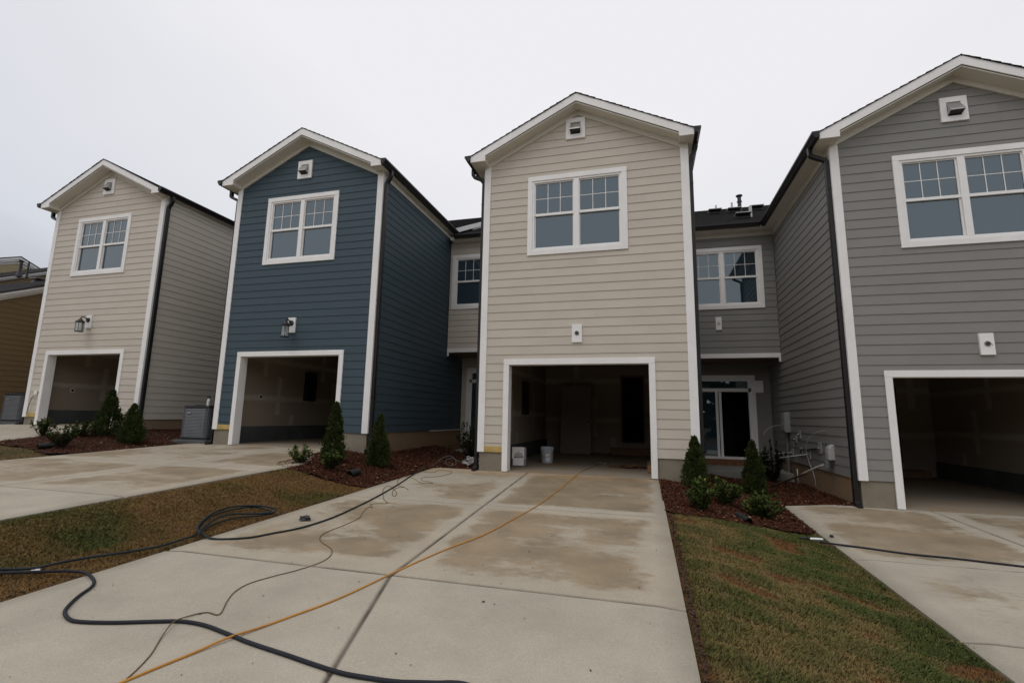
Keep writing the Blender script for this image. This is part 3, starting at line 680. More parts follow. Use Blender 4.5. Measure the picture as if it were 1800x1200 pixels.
    if lamp:
        lantern('wall_lantern', (loc[0] + 2.165, loc[1] - 0.046, loc[2] + 2.90 + db), lamp)
    else:
        j = MB(); cz = 2.88 + db
        j.tube([(2.165, -0.044, cz), (2.165, -0.052, cz)], 0.048, 20); j.build('junction_box', M['galv'], kb)
        w = MB(); w.tube([(2.165, -0.052, cz), (2.165, -0.0535, cz)], 0.036, 20); w.build('box_hole', M['curb'], kb)
        w = MB()
        w.tube(smoothpath([(2.17, -0.05, cz + .01), (2.18, -0.075, cz + .015), (2.20, -0.08, cz - .01), (2.21, -0.085, cz - .035)], 3), 0.004, 6)
        w.tube(smoothpath([(2.155, -0.05, cz - .01), (2.16, -0.07, cz), (2.175, -0.075, cz - .02)], 3), 0.004, 6); w.build('loose_wires', M['black_metal'], kb)
    # roof over the bay: stepped shingle courses, fascia, soffit -------------------------------
    rf = MB(); yr0, yr1 = -0.335, 8.2
    for s in (0, 1):
        xe = OX0 - 0.03 if s == 0 else OX1 + 0.03
        n = 17
        for q in range(n):
            xa_ = xe + (RX - xe) * q / n; xb_ = xe + (RX - xe) * (q + 1) / n
            za = roofz(max(OX0, min(OX1, xa_))) if q else REDGE - 0.015; zb_ = roofz(xb_)
            jy = yr0 + rnd.uniform(-0.004, 0.006)
            P = [(xa_, za + 0.012), (xb_, zb_ - 0.004), (xb_, zb_ + 0.016), (xa_, za + 0.030)]
            P = [(xa_, za), (xb_, zb_), (xb_, zb_ + 0.012), (xa_, za + 0.026)]
            rf.prism(P, lambda u, w, y=jy: (u, y, w), lambda u, w: (u, yr1, w))
    rf.tube([(RX, yr0 + .002, RIDGE + .002), (RX, yr1, RIDGE + .002)], 0.016, 6)
    rf.build('roof', M['shingle'], r, fix=False)
    fa = MB(); tk = 0.17
    for s in (0, 1):
        if s == 0: P = [(OX0, 6.35), (0.235, 6.35), (0.235, roofz(.235) - tk), (RX, RIDGE - tk), (RX, RIDGE - .002), (OX0, REDGE - .002)]
        else: P = [(4.195, 6.35), (OX1, 6.35), (OX1, REDGE - .002), (RX, RIDGE - .002), (RX, RIDGE - tk), (4.195, roofz(4.195) - tk)]
        fa.prism(P, lambda u, w: (u, -0.318, w), lambda u, w: (u, -0.296, w))
    fa.build('rake_fascia', M['trim'], r, fix=True)
    so = MB()
    def sz(x): return roofz(x) - 0.205
    so.prism([(0.23, sz(.23)), (RX, sz(RX)), (RX, sz(RX) + .02), (0.23, sz(.23) + .02)], lambda u, w: (u, -0.296, w), lambda u, w: (u, 0.02, w))
    so.prism([(RX, sz(RX)), (4.20, sz(4.20)), (4.20, sz(4.20) + .02), (RX, sz(RX) + .02)], lambda u, w: (u, -0.296, w), lambda u, w: (u, 0.02, w))
    fw = 0.315
    for P in ([(XL - .02, roofz(XL - .02) - fw), (RX, RIDGE - fw), (RX, RIDGE - .206), (XL - .02, roofz(XL - .02) - .206)], [(RX, RIDGE - fw), (XR + .02, roofz(XR + .02) - fw), (XR + .02, roofz(XR + .02) - .206), (RX, RIDGE - .206)]):
        so.prism(P, lambda u, w: (u, -0.040, w), lambda u, w: (u, 0.0, w))
    so.box(OX0 + .002, 0.232, -0.296, -0.0305, 6.353, 6.47); so.box(4.198, OX1 - .002, -0.296, -0.0305, 6.353, 6.47)
    so.box(OX0 + .002, XL + .02, -0.0305, side + .3, 6.351, 6.372); so.box(XR - .02, OX1 - .002, -0.0305, side + .3, 6.351, 6.372)
    so.box(OX0, OX0 + .018, -0.295, side + .3, 6.349, REDGE - .012); so.box(OX1 - .018, OX1, -0.295, side + .3, 6.349, REDGE - .012)
    so.build('soffit', M['soffit'], r, fix=False)
    fz = MB(); fz.box(XR + .001, XR + .022, 0.09, side, HE - .13, HE - .001); fz.build('frieze_board', M['soffit'], r)
    fz = MB(); fz.box(XL - .022, XL - .001, 0.09, side, HE - .13, HE - .001); fz.build('frieze_board', M['soffit'], r)
    if key == 'A':
        w_ = MB(); w_.box(XR + .001, XR + .02, 3.2, side, .196, .219); w_.build('starter_strip', M['trim'], r)
    if key in 'AC':
        cy_, cz_ = {'A': (1.22, 1.05), 'C': (1.01, 1.02)}[key]
        w_ = MB(); w_.tube([(.32, cy_, cz_), (.327, cy_, cz_)], .07, 16); b_ = w_.build('wall_box', M['paper'], r)
        w_ = MB(); w_.tube([(.328, cy_, cz_), (.334, cy_, cz_)], .042, 16); w_.build('box_hole', M['black_metal'], b_)
    # gutters and downspouts ----------------------------------------------------------------
    ye = 4.0 if recess else side
    for s in (-1, 1):
        X = OX0 if s < 0 else OX1
        prof = [(0.0, 6.495), (0.0, 6.375), (0.075, 6.365), (0.095, 6.41), (0.125, 6.45), (0.125, 6.49), (0.115, 6.49), (0.110, 6.455), (0.085, 6.42), (0.065, 6.378), (0.012, 6.384), (0.012, 6.495)]
        gm_ = MB(); P = [(X + s * (a + .001), b) for a, b in prof]
        yend = (4.25 if (key in 'BCG' and s > 0) or s < 0 else 4.25)
        gm_.prism(P, lambda u, w: (u, -0.35, w), lambda u, w, ye=yend: (u, ye, w))
        gm_.prism([(X + s * .001, 6.495), (X + s * .001, 6.375), (X + s * .076, 6.365), (X + s * .126, 6.45), (X + s * .126, 6.49)], lambda u, w: (u, -0.352, w), lambda u, w: (u, -0.345, w))
        gm_.build('gutter', M['gutter'], r, fix=False)
        dsp = MB(); wx = (XR + 0.027 + .04) if s > 0 else (XL - .027 - .04)
        gxm = X + s * 0.06; yy = 0.055
        pr = [(-0.042, -0.033), (0.042, -0.033), (0.042, 0.033), (-0.042, 0.033)]
        zg = zf - 0.02 if key != 'B' or s < 0 else zf - 0.1
        path = smoothpath([(gxm, yy, 6.38), (gxm, yy, 6.27), (gxm - s * 0.02, yy, 6.21), ((gxm + wx) / 2, yy, 6.15), (wx + s * .015, yy, 6.09), (wx, yy, 6.03)], 4) + [Vector((wx, yy, 5.9)), Vector((wx, yy, 2.0)), Vector((wx, yy, 0.5)), Vector((wx, yy, zg + 0.12))]
        dsp.sweep(path, pr, (0, 1, 0))
        dsp.sweep(smoothpath([(wx, yy, zg + .14), (wx, yy - .01, zg + .08), (wx, yy - .08, zg + .03), (wx, yy - .16, zg + .0)], 3), [(-.036, -.046), (.036, -.046), (.036, .046), (-.036, .046)], (1, 0, 0))
        for zz in (5.5, 3.2, 1.0): dsp.box(wx - .036, wx + .036, 0.008, 0.104, zz, zz + .03)
        dsp.build('downspout', M['gutter'], r)
    # recessed entry wing to the left ---------------------------------------------------------
    if recess:
        yw = 4.28; x0 = rleft + 0.02; x1 = XL - 0.02
        wx1 = -0.15 if key == 'G' else -0.29; wx0 = wx1 - 2.06
        m = siding(MB(), [(x0, 2.97), (x1, 2.97), (x1, HE), (x0, HE)], lambda u, z, o: (u, yw - o, z), [(wx0 + .06, wx1 - .06, 4.27, 5.88)], z0=2.97, seed=ord(key) * 2)
        m.build('entry_siding', M[colour], r, fix=False)
        make_window(r, wx0, wx1, 4.20, 5.95, yw)
        c = MB(); c.box(x0, x1, yw + .1, yw + .15, 2.85, HE + .1); c.box(x0, x1, yw + .02, 5.62, 2.86, 2.96); c.build('wing_core', M['drywall'], r)
        c = MB(); c.box(x0, x1, yw - .03, yw + .02, 2.85, 2.968); c.box(x0 - .0, x0 + .05, yw - .032, yw + .02, 2.74, 2.85); c.box(x1 - .05, x1, yw - .032, yw + .02, 2.74, 2.85); c.build('porch_beam', M['trim'], r, bevel=0.003)
        c = MB(); c.box(x0, x1, yw + .021, 5.6, 2.835, 2.859); c.build('porch_ceiling', M['ceil'], r)
        m = siding(MB(), [(x0, 0.0), (x1, 0.0), (x1, 2.858), (x0, 2.858)], lambda u, z, o: (u, 5.6 - o, z), [(-2.2, -0.3, -1, 2.45)], z0=0.0, seed=ord(key) * 3)
        m.build('porch_siding', M[colour], r, fix=False)
        # glazed door with transom
        d = MB(); D = 5.6
        d.box(-2.25, -2.14, D - .04, D + .02, .1, 2.39); d.box(-0.36, -0.25, D - .04, D + .02, .1, 2.39); d.box(-2.25, -0.25, D - .042, D + .02, 2.39, 2.5)
        cas = d.build('patio_door', M['trim'], r)
        d = MB(); d.box(-2.14, -.36, D - .02, D + .08, 2.02, 2.12); d.box(-2.14, -.36, D - .02, D + .08, 2.33, 2.39); d.box(-2.14, -2.06, D - .02, D + .08, .16, 2.33); d.box(-.44, -.36, D - .02, D + .08, .16, 2.33); d.box(-2.14, -.36, D - .03, D + .08, .10, .17)
        d.box(-1.33, -1.26, D - .01, D + .03, .17, 2.02); d.box(-1.23, -1.16, D + .03, D + .07, .17, 2.02); d.build('door_frame', M['vinyl'], cas)
        gl = MB(); gl.box(-2.06, -1.33, D + .01, D + .016, .17, 2.02); gl.box(-2.06, -.44, D + .02, D + .026, 2.12, 2.33); gl.build('pane', M['glass'], cas)
        bx = MB(); bx.box(-.26, -.04, D - .045, D, 2.0, 2.34); bx.build('lamp_block', M['trim'], r)
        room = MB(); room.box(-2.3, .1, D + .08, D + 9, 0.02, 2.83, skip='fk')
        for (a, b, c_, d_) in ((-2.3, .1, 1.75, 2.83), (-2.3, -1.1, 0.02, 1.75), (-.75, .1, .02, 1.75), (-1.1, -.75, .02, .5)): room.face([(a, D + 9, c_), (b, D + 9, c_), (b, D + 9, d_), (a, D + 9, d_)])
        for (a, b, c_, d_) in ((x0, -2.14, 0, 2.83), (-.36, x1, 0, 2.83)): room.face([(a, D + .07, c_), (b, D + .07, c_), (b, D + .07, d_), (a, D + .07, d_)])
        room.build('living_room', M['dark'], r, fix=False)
        s = MB(); s.box(-2.2, -.3, D - .22, D - .035, -.06, .095); s.build('door_step', M['brickish'], r)
        s = MB(); s.box(x0 + .02, x1 - .02, 3.72, 5.6, -.4, -.06); s.build('porch_slab', M['porch'], r, bevel=0.01)
        kk = MB(); cxk = (0.165 if key != 'G' else 0.1)
        xk = -1.30 if key == 'G' else -1.25
        if key == 'G': xk = -1.33
        kk.box(xk - .075, xk + .075, yw - .045, yw, 3.62, 3.98); kb2 = kk.build('mounting_block', M['trim'], r, bevel=0.004)
        j = MB(); j.tube([(xk, yw - .044, 3.8), (xk, yw - .052, 3.8)], 0.045, 16); j.build('junction_box', M['galv'], kb2)
    # main roof behind ---------------------------------------------------------------------------
    xw0, xw1 = rleft + 0.16, 4.46
    mr = MB(); ye0, yrg = 3.93, 10.1; sl = 0.5; ze = 6.46; zr = ze + (yrg - ye0) * sl
    n = 34
    for q in range(n):
        a = ye0 - .02 + (yrg - ye0 + .02) * q / n; b = ye0 - .02 + (yrg - ye0 + .02) * (q + 1) / n
        za, zb_ = ze + (a - ye0) * sl, ze + (b - ye0) * sl
        mr.prism([(a, za), (b, zb_), (b, zb_ + .012), (a, za + .024)], lambda u, w: (xw0, u, w), lambda u, w: (xw1, u, w))
    mr.prism([(yrg, zr), (yrg + 6.2, ze), (yrg + 6.2, ze + .02), (yrg, zr + .02)], lambda u, w: (xw0, u, w), lambda u, w: (xw1, u, w))
    mr.build('main_roof', M['shingle'], r, fix=False)
    ef = MB()
    ef.prism([(ye0 + .06, ze - .14), (yrg, zr - .17), (yrg, zr - .003), (ye0 + .06, ze + .02)], lambda u, w: (xw1 - .02, u, w), lambda u, w: (xw1 + .015, u, w))
    ef.prism([(yrg, zr - .17), (yrg + 6.2, ze - .17), (yrg + 6.2, ze - .003), (yrg, zr - .003)], lambda u, w: (xw1 - .02, u, w), lambda u, w: (xw1 + .015, u, w))
    ef.build('step_fascia', M['trim'], r)
    ew = MB(); ew.prism([(6.0, 4.0), (ye0 + 12, 4.0), (ye0 + 12, ze - .1), (yrg, zr - .1), (6.0, ze + 1.0 - .1)], lambda u, w: (xw1 - .06, u, w), lambda u, w: (xw1 - .03, u, w)); ew.build('step_wall', M['soffit'], r)
    if recess:
        s = MB(); s.box(rleft + .12, OX0 - .0, 3.95, 4.28, 6.352, 6.372); s.box(rleft + .12, OX0, 3.945, 3.965, 6.349, 6.475); s.build('wing_soffit', M['soffit'], r)
        fz = MB(); fz.box(rleft + .03, XL - .03, 4.255, 4.279, 6.24, 6.35); fz.build('frieze_board', M['soffit'], r)
        P = [(3.944 - a, b) for a, b in ((0.0, 6.495), (0.0, 6.375), (0.075, 6.365), (0.095, 6.41), (0.125, 6.45), (0.125, 6.49), (0.11, 6.49), (.11, 6.455), (.085, 6.42), (.065, 6.378), (.012, 6.384), (.012, 6.495))]
        gg = MB(); gg.prism(P, lambda u, w: (rleft + .27, u, w), lambda u, w: (OX0 - .13, u, w)); gg.build('gutter', M['gutter'], r, fix=False)
    return r

HX = {'C': (-17.1532, 9.7023, -0.4493), 'A': (-10.2382, 9.5318, -0.6237), 'B': (-3.4353, 9.452, -0.9062), 'G': (3.3242, 9.7237, -1.1616)}
house('C', HX['C'], 'beige', 'beige lap-sided townhouse left of the blue one, with a black lantern over the garage', 0.0, 0, 0, lamp='black wall lantern over the garage of the beige house at far left', side=6.2, recess=False)
house('A', HX['A'], 'blue', 'dark blue lap-sided townhouse with open garage and white trim', -0.146, -.2435, -.18, lamp='black wall lantern over the garage of the blue house', recess=False)
house('B', HX['B'], 'beige', 'beige lap-sided townhouse at the head of the centre driveway, bucket in its open garage', -0.156, .0856, -.30, rleft=-2.444)
house('G', HX['G'], 'grey', 'grey lap-sided townhouse at the right edge, meters on its side wall', -0.223, -.1368, -.368, rleft=-2.40)

# ---------------------------------------------------------------- roof vents and pipes on the grey house's main roof
def box_vent(x, y, z, label):
    r = empty('roof_vent', (x, y, z)); 
    m = MB(); m.prism([(-.22, -.06), (.2, .1), (.2, .2), (-.16, .04)], lambda u, w: (-.2, u, w), lambda u, w: (.2, u, w)); m.build('vent_body', M['black_metal'], r)
    m = MB(); m.box(-.22, .22, -.26, .1, .095, .115); m.build('vent_lid', M['galv'], r)
    tag(r, label, 'roof vent', 'box vents on the grey roof')
box_vent(2.59, 17.9, 7.42, 'low metal box vent on the grey house roof, nearest the beige gable wall')
box_vent(3.21, 17.75, 7.34, 'low metal box vent on the grey house roof, left of the tall black pipe')
box_vent(3.96, 17.9, 7.42, 'low metal box vent on the grey house roof, nearest the grey gutter')
box_vent(3.00, 15.3, 6.12, 'low metal box vent near the eave of the grey house roof')
def pipe(name, x, y, z, h, rad, mt, label, cat, cap=False):
    m = MB(); pts = [(0, 0, -.2), (0, 0, h)]
    m.tube(pts, rad, 12)
    o = m.build(name, M[mt], loc=(x, y, z)); tag(o, label, cat)
    if cap:
        c = MB(); c.tube([(0, 0, h * .62), (0, 0, h * .66)], rad * 1.35, 12); c.tube([(0, 0, h * .9), (0, 0, h * .96), (0, 0, h)], [rad * 1.1, rad * 1.8, rad * 1.7], 12); c.build('rain_cap', M[mt], o)
        c = MB(); c.tube([(0, 0, -.15), (0, 0, .1)], [rad * 2.2, rad * 1.1], 12); c.build('flashing', M[mt], o)
    return o
pipe('flue_pipe', 3.50, 18.2, 7.5, .68, .065, 'black_metal', 'tall black flue pipe with rain cap on the grey house roof', 'flue pipe', True)
pipe('vent_pipe', 3.27, 15.46, 6.15, .42, .045, 'pvc', 'short white vent pipe on the grey house roof', 'vent pipe')
pipe('vent_pipe', 2.78, 18.75, 7.8, .32, .03, 'galv', 'thin grey vent pipe on the grey roof, left of the others', 'vent pipe')
pipe('vent_pipe', 3.40, 19.1, 7.9, .42, .035, 'galv', 'thin pale vent pipe on the grey roof beside the black flue', 'vent pipe')

# ---------------------------------------------------------------- ochre houses beyond the left edge (stepped gable ends)
def end_house(name, x, y0, ze, sl, run, zg, label, w=7.0, wall='ochre', fs=1.0):
    r = empty(name, (x, y0, zg)); zr = ze + sl * run
    T = lambda u, z, o: (o, u, z - zg)
    hull = [(0, zg + .35), (2 * run, zg + .35), (2 * run, ze), (run, zr), (0, ze)]
    siding(MB(), hull, T, z0=zg + .35, seed=int(abs(x))).build('gable_siding', M[wall], r, fix=False)
    f = MB(); f.box(-.3, -.012, 0, 2 * run, -.6, .35); f.build('footing', M['found'], r)
    c = MB(); c.prism([(0, .3), (2 * run, .3), (2 * run, ze - zg), (run, zr - zg), (0, ze - zg)], lambda u, z: (-.02, u, z), lambda u, z: (-w, u, z)); c.build('wall_core', M[wall], r)
    rf = MB()
    rf.prism([(-.35, ze - .35 * sl - zg + .22), (run, zr - zg + .22), (2 * run + .35, ze - .35 * sl - zg + .22), (2 * run + .35, ze - .35 * sl - zg + .26), (run, zr - zg + .27), (-.35, ze - .35 * sl - zg + .26)], lambda u, z: (.24, u, z), lambda u, z: (-w, u, z))
    rf.build('roof', M['shingle'], r)
    fa = MB()
    for d, hh, xx in ((0.22, .12 * fs, .215), (.22 - .12 * fs, .11 * fs, .15), (.22 - .23 * fs, .13 * fs, .03)):
        lo = d - hh + .003
        fa.prism([(-.33, ze - .33 * sl - zg + lo), (run, zr - zg + lo), (2 * run + .33, ze - .33 * sl - zg + lo), (2 * run + .33, ze - .33 * sl - zg + d), (run, zr - zg + d), (-.33, ze - .33 * sl - zg + d)], lambda u, z: (xx, u, z), lambda u, z: (-.02, u, z))
    fa.build('rake_fascia', M['trim'], r)
    tag(r, label, 'house'); return r
# nearest wall plane x=-21: rake underside through (y 10.8, z 3.6) and (12.0, 4.14)
end_house('ochre_townhouse', -21.0, 8.6, 3.7 - .47 * (10.9 - 8.6), .47, 5.2, -.5, 'ochre lap-sided house end with dark roof at the left edge', w=6.7, fs=.75)
end_house('ochre_townhouse', -27.7, 8.4, 5.6 - .47 * (14.2 - 8.4), .47, 12.5, -.3, 'second ochre house, only its white sloping roof edge showing above the nearer dark roof', w=6.3, fs=.5)
end_house('ochre_townhouse', -34.0, 11.8, 8.2 - .42 * 6.1, .42, 6.1, -.1, 'farthest ochre house with pale gable peak above the other roofs at far left', w=8, wall='cream')
p_ = pipe('flue_pipe', -23.6, 12.55, 5.25, .5, .05, 'black_metal', 'black flue pipe on the ochre house roof at the left edge', 'flue pipe', True)
pipe('vent_pipe', -23.9, 12.95, 5.4, .42, .035, 'black_metal', 'thin black vent pipe on the ochre roof near the beige wall', 'vent pipe')
r_ = empty('roof_vent', (-21.4, 12.05, 4.62)); m = MB(); m.prism([(-.22, -.06), (.2, .1), (.2, .17), (-.16, .02)], lambda u, w: (-.2, u, w), lambda u, w: (.2, u, w)); m.build('vent_body', M['black_metal'], r_)
m = MB(); m.box(-.22, .22, -.26, .1, .075, .09); m.build('vent_lid', M['galv'], r_); tag(r_, 'low box vent on the ochre house roof at the left edge', 'roof vent')

# ---------------------------------------------------------------- air conditioners
def condenser(loc, label, w=.84, h=.92):
    r = empty('air_conditioner', loc)
    p = MB(); p.box(-.52, .52, -.52, .52, -.04, .07); p.build('pad', M['pad'], r, bevel=.012)
    b = MB(); a = w / 2; c = .09
    poly = []
    for cx, cy, a0 in ((a - c, a - c, 0), (-a + c, a - c, 90), (-a + c, -a + c, 180), (a - c, -a + c, 270)):
        for k in range(5): an = math.radians(a0 + k * 22.5); poly.append((cx + c * math.cos(an), cy + c * math.sin(an)))
    def ring(s): return [(x * s, y * s) for x, y in poly]
    b.prism(ring(1.0), lambda u, w_: (u, w_, .07), lambda u, w_: (u, w_, .12)); b.prism(ring(1.0), lambda u, w_: (u, w_, h - .05), lambda u, w_: (u, w_, h)); b.prism(ring(.955), lambda u, w_: (u, w_, .12), lambda u, w_: (u, w_, h - .05))
    b.build('cabinet', M['ac_dark'], r)
    g_ = MB()
    for k in range(20):
        z = .135 + k * (h - .2) / 20
        q = ring(.985); q2 = ring(.975)
        for i in range(len(q)):
            j = (i + 1) % len(q); A, B = q[i], q[j]
            g_.face([(A[0], A[1], z), (B[0], B[1], z), (B[0] * .985, B[1] * .985, z + .026), (A[0] * .985, A[1] * .985, z + .026)])
    for i in range(len(poly)):
        x, y = poly[i][0] * .99, poly[i][1] * .99; g_.box(x - .004, x + .004, y - .004, y + .004, .12, h - .05)
    g_.build('louvres', M['ac'], r, fix=False)
    t = MB()
    for rr in (.1, .17, .24, .31): t.tube([(rr * math.cos(q / 24 * 2 * PI), rr * math.sin(q / 24 * 2 * PI), h + .02) for q in range(25)], .005, 5)
    for q in range(8): t.tube([(0, 0, h + .02), (.35 * math.cos(q * PI / 4), .35 * math.sin(q * PI / 4), h + .005)], .005, 5)
    t.build('fan_grille', M['ac_dark'], r)
    n = MB(); n.box(-.24, -.12, -a - .006, -a + .001, h - .20, h - .165); n.build('badge', M['galv'], r)
    tag(r, label, 'air conditioner', 'condenser units'); return r
condenser((-10.98, 10.2, -.77), 'grey air conditioner between the beige and blue houses, bottle standing on it')
condenser((-18.45, 10.6, -.47), 'grey air conditioner at the left edge beside the ochre wall')
bt = empty('spray_bottle', (-10.80, 9.98, .155)); m = MB(); m.tube([(0, 0, 0), (0, 0, .13), (0, 0, .17), (0, 0, .19)], [.04, .04, .02, .018], 14); m.build('bottle_body', M['paper'], bt, smooth=False)
m = MB(); m.tube([(0, 0, .185), (0, 0, .215)], .02, 10); m.box(-.05, .03, -.012, .012, .215, .24); m.build('trigger_cap', M['black_metal'], bt); tag(bt, 'small white spray bottle with dark cap on the air conditioner', 'bottle')

# ---------------------------------------------------------------- utilities on the grey house's side wall (wall plane x = 3.513, facing left)
WX = 3.513 - .017
def wallbox(name, y0, y1, z0, z1, d, mt, label, cat, group=None, extra=None):
    m = MB(); m.box(WX - d, WX + .016, y0, y1, z0, z1); o = m.build(name, M[mt], bevel=.006)
    tag(o, label, cat, group)
    if extra: extra(o)
    return o
def mb_extra(o):
    m = MB(); m.box(WX - .145, WX - .13, 13.66, 13.94, -.2, .22); m.build('box_door', M['greybox'], o, bevel=.004)
    m = MB(); m.tube([(WX - .05, 13.84, -.22), (WX - .05, 13.84, -1.35)], .035, 10); m.build('conduit', M['pvc_grey'], o)
    m = MB(); m.tube([(WX - .1, 13.8, -.05), (WX - .152, 13.8, -.05)], .07, 16); m.build('meter_dial', M['greybox'], o)
wallbox('electric_meter', 13.62, 13.98, -.24, .26, .13, 'greybox', 'tall grey electric meter box with conduit on the grey side wall', 'electric meter', extra=mb_extra)
bl = [(12.80, 12.98, -.36, -.18), (13.12, 13.28, -.47, -.31), (11.45, 11.63, -.62, -.40), (12.18, 12.36, -.79, -.56), (13.48, 13.66, -.82, -.63), (12.76, 12.92, -.74, -.57)]
bn = ['small pale block high on the grey side wall right of the meter box', 'small pale block just right of the meter conduit on the grey side wall', 'small pale block nearest the downspout, black pipe running to it', 'pale block with a slanting white rod on the grey side wall', 'pale block with a short level rod beside the meter conduit', 'pale block at the middle of the cluster on the grey side wall']
for (a, b, c, d), lb in zip(bl, bn):
    o = wallbox('wall_block', a, b, c, d, .035, 'greybox', lb, 'wall block', 'utility blocks on the grey side wall')
    m = MB(); m.tube([(WX - .03, (a + b) / 2, (c + d) / 2), (WX - .07, (a + b) / 2, (c + d) / 2)], .022, 10); m.build('spigot', M['galv'], o)
def rod(name, pts, r, mt, label, cat, sub=5):
    m = MB(); m.tube(smoothpath(pts, sub) if len(pts) > 2 else pts, r, 8); o = m.build(name, M[mt], smooth=True); tag(o, label, cat); return o
rod('pipe_stub', [(WX - .05, 12.27, -.68), (WX - .55, 12.55, -.80)], .012, 'pvc', 'thin white rod slanting down out of the grey side wall', 'pipe')
rod('pipe_stub', [(WX - .05, 13.57, -.73), (WX - .42, 13.62, -.76)], .013, 'pvc', 'short level white pipe sticking out beside the meter conduit', 'pipe')
rod('pipe_stub', [(WX - .05, 11.55, -.52), (WX - .05, 12.86, -.63)], .018, 'black_metal', 'short black pipe along the grey side wall', 'pipe')
rod('loose_tube', [(WX - .03, 11.10, -.14), (WX - .12, 11.38, -.19), (WX - .2, 11.66, -.34), (WX - .2, 11.82, -.56), (WX - .16, 11.84, -.80), (WX - .12, 11.72, -1.06), (WX - .1, 11.7, -1.3)], .006, 'pvc', 'thin pale tube looping down the grey side wall', 'tube')
rod('loose_tube', [(WX - .05, 14.40, -.07), (WX - .15, 14.62, -.1), (WX - .32, 14.7, -.2), (WX - .4, 14.7, -.34)], .011, 'pvc', 'short white tube curving out left of the meter box', 'tube')
rod('gas_riser', [(WX - .22, 12.5, -1.45), (WX - .22, 12.5, -1.02)], .016, 'galv', 'thin galvanised riser standing in the mulch by the grey side wall', 'pipe')
hd = empty('pipe_hood', (WX, 10.85, -.5)); m = MB()
m.prism([(0, .10), (-.06, .09), (-.11, .03), (-.12, -.05), (-.12, -.20), (0, -.20)], lambda u, w: (u, -.09, w), lambda u, w: (u, .09, w)); m.build('hood_shell', M['pvc'], hd, bevel=.02)
m = MB(); m.tube([(-.12, 0, -.22), (-.12, .02, -.34)], .05, 12); m.build('hood_outlet', M['pvc_grey'], hd); tag(hd, 'rounded white hood on the grey side wall near the downspout', 'vent hood')
rod('line_duct', [(WX - .16, 10.95, -.80), (WX - .30, 11.22, -.92), (WX - .42, 11.5, -1.06)], .019, 'pvc', 'white pipe slanting down from the rounded hood', 'pipe')
rod('line_duct', [(WX - .36, 11.3, -1.0), (WX - .62, 11.8, -1.22), (WX - .85, 12.2, -1.40)], .022, 'bark', 'dark corrugated tube running from the hood into the mulch', 'pipe')
m = MB(); m.box(0, .10, -.03, 0, -.06, .06); m.box(.028, .072, -.042, -.03, -.03, .03)
o = m.build('outlet_box', M['trim'], loc=(-17.1532 + .49, 9.7023 - .017, -.4493 + .89), bevel=.004); tag(o, 'small white outlet box left of the garage on the far beige house', 'outlet box')
rod('outlet_cable', [(-16.64, 9.65, .37), (-16.70, 9.63, .2), (-16.76, 9.64, 0.02), (-16.79, 9.65, -.15)], .010, 'pvc_grey', 'short grey cable hanging from the white outlet box', 'cable')

# ---------------------------------------------------------------- hoses and wires
P_MAIN = [(-4.98, 2.45), (-4.78, 2.61), (-4.71, 2.71), (-4.59, 2.86), (-4.45, 3.0), (-4.3, 3.03), (-4.08, 2.94), (-3.95, 2.84), (-3.85, 2.69), (-3.74, 2.56), (-3.65, 2.48), (-3.52, 2.42), (-3.41, 2.41), (-3.2, 2.46), (-2.98, 2.54), (-2.82, 2.59), (-2.64, 2.59), (-2.41, 2.54), (-2.2, 2.49), (-1.92, 2.44), (-1.71, 2.4), (-1.52, 2.37), (-1.36, 2.37), (-1.21, 2.38), (-1.04, 2.42), (-0.85, 2.45), (-.5, 2.3), (-.1, 1.6)]
P_BACK = [(-5.0, 2.47), (-4.83, 2.64), (-4.76, 2.74), (-4.65, 2.89), (-4.63, 3.03), (-4.58, 3.25), (-4.49, 3.47), (-4.41, 3.72), (-4.41, 3.95), (-4.43, 4.13), (-4.6, 4.33), (-4.73, 4.58), (-4.75, 4.86), (-4.69, 5.14), (-4.53, 5.2), (-4.39, 5.13), (-4.44, 4.97), (-4.54, 4.78), (-4.56, 4.56), (-4.51, 4.33), (-4.4, 4.17), (-4.18, 4.08), (-4.02, 4.11), (-3.85, 4.22), (-3.75, 4.41), (-3.62, 4.69), (-3.58, 5.13), (-3.63, 5.66), (-3.74, 6.39), (-3.96, 7.46), (-4.2, 8.43), (-4.32, 9.1), (-4.39, 9.51)]
P_LOOP = [(-4.35, 4.1), (-4.50, 4.20), (-4.64, 4.38), (-4.76, 4.66), (-4.76, 4.96), (-4.62, 5.20), (-4.45, 5.24), (-4.36, 5.10), (-4.50, 4.92), (-4.62, 4.74), (-4.61, 4.52), (-4.49, 4.26), (-4.40, 4.12)]
P_ORANGE = [(-2.52, 1.5), (-2.51, 1.92), (-2.51, 1.98), (-2.45, 2.21), (-2.35, 2.52), (-2.24, 2.81), (-2.1, 3.2), (-1.98, 3.81), (-1.88, 4.25), (-1.79, 4.58), (-1.65, 5.02), (-1.54, 5.72), (-1.41, 6.7), (-1.33, 8.17), (-1.28, 9.45), (-1.22, 10.4), (-1.07, 11.7)]
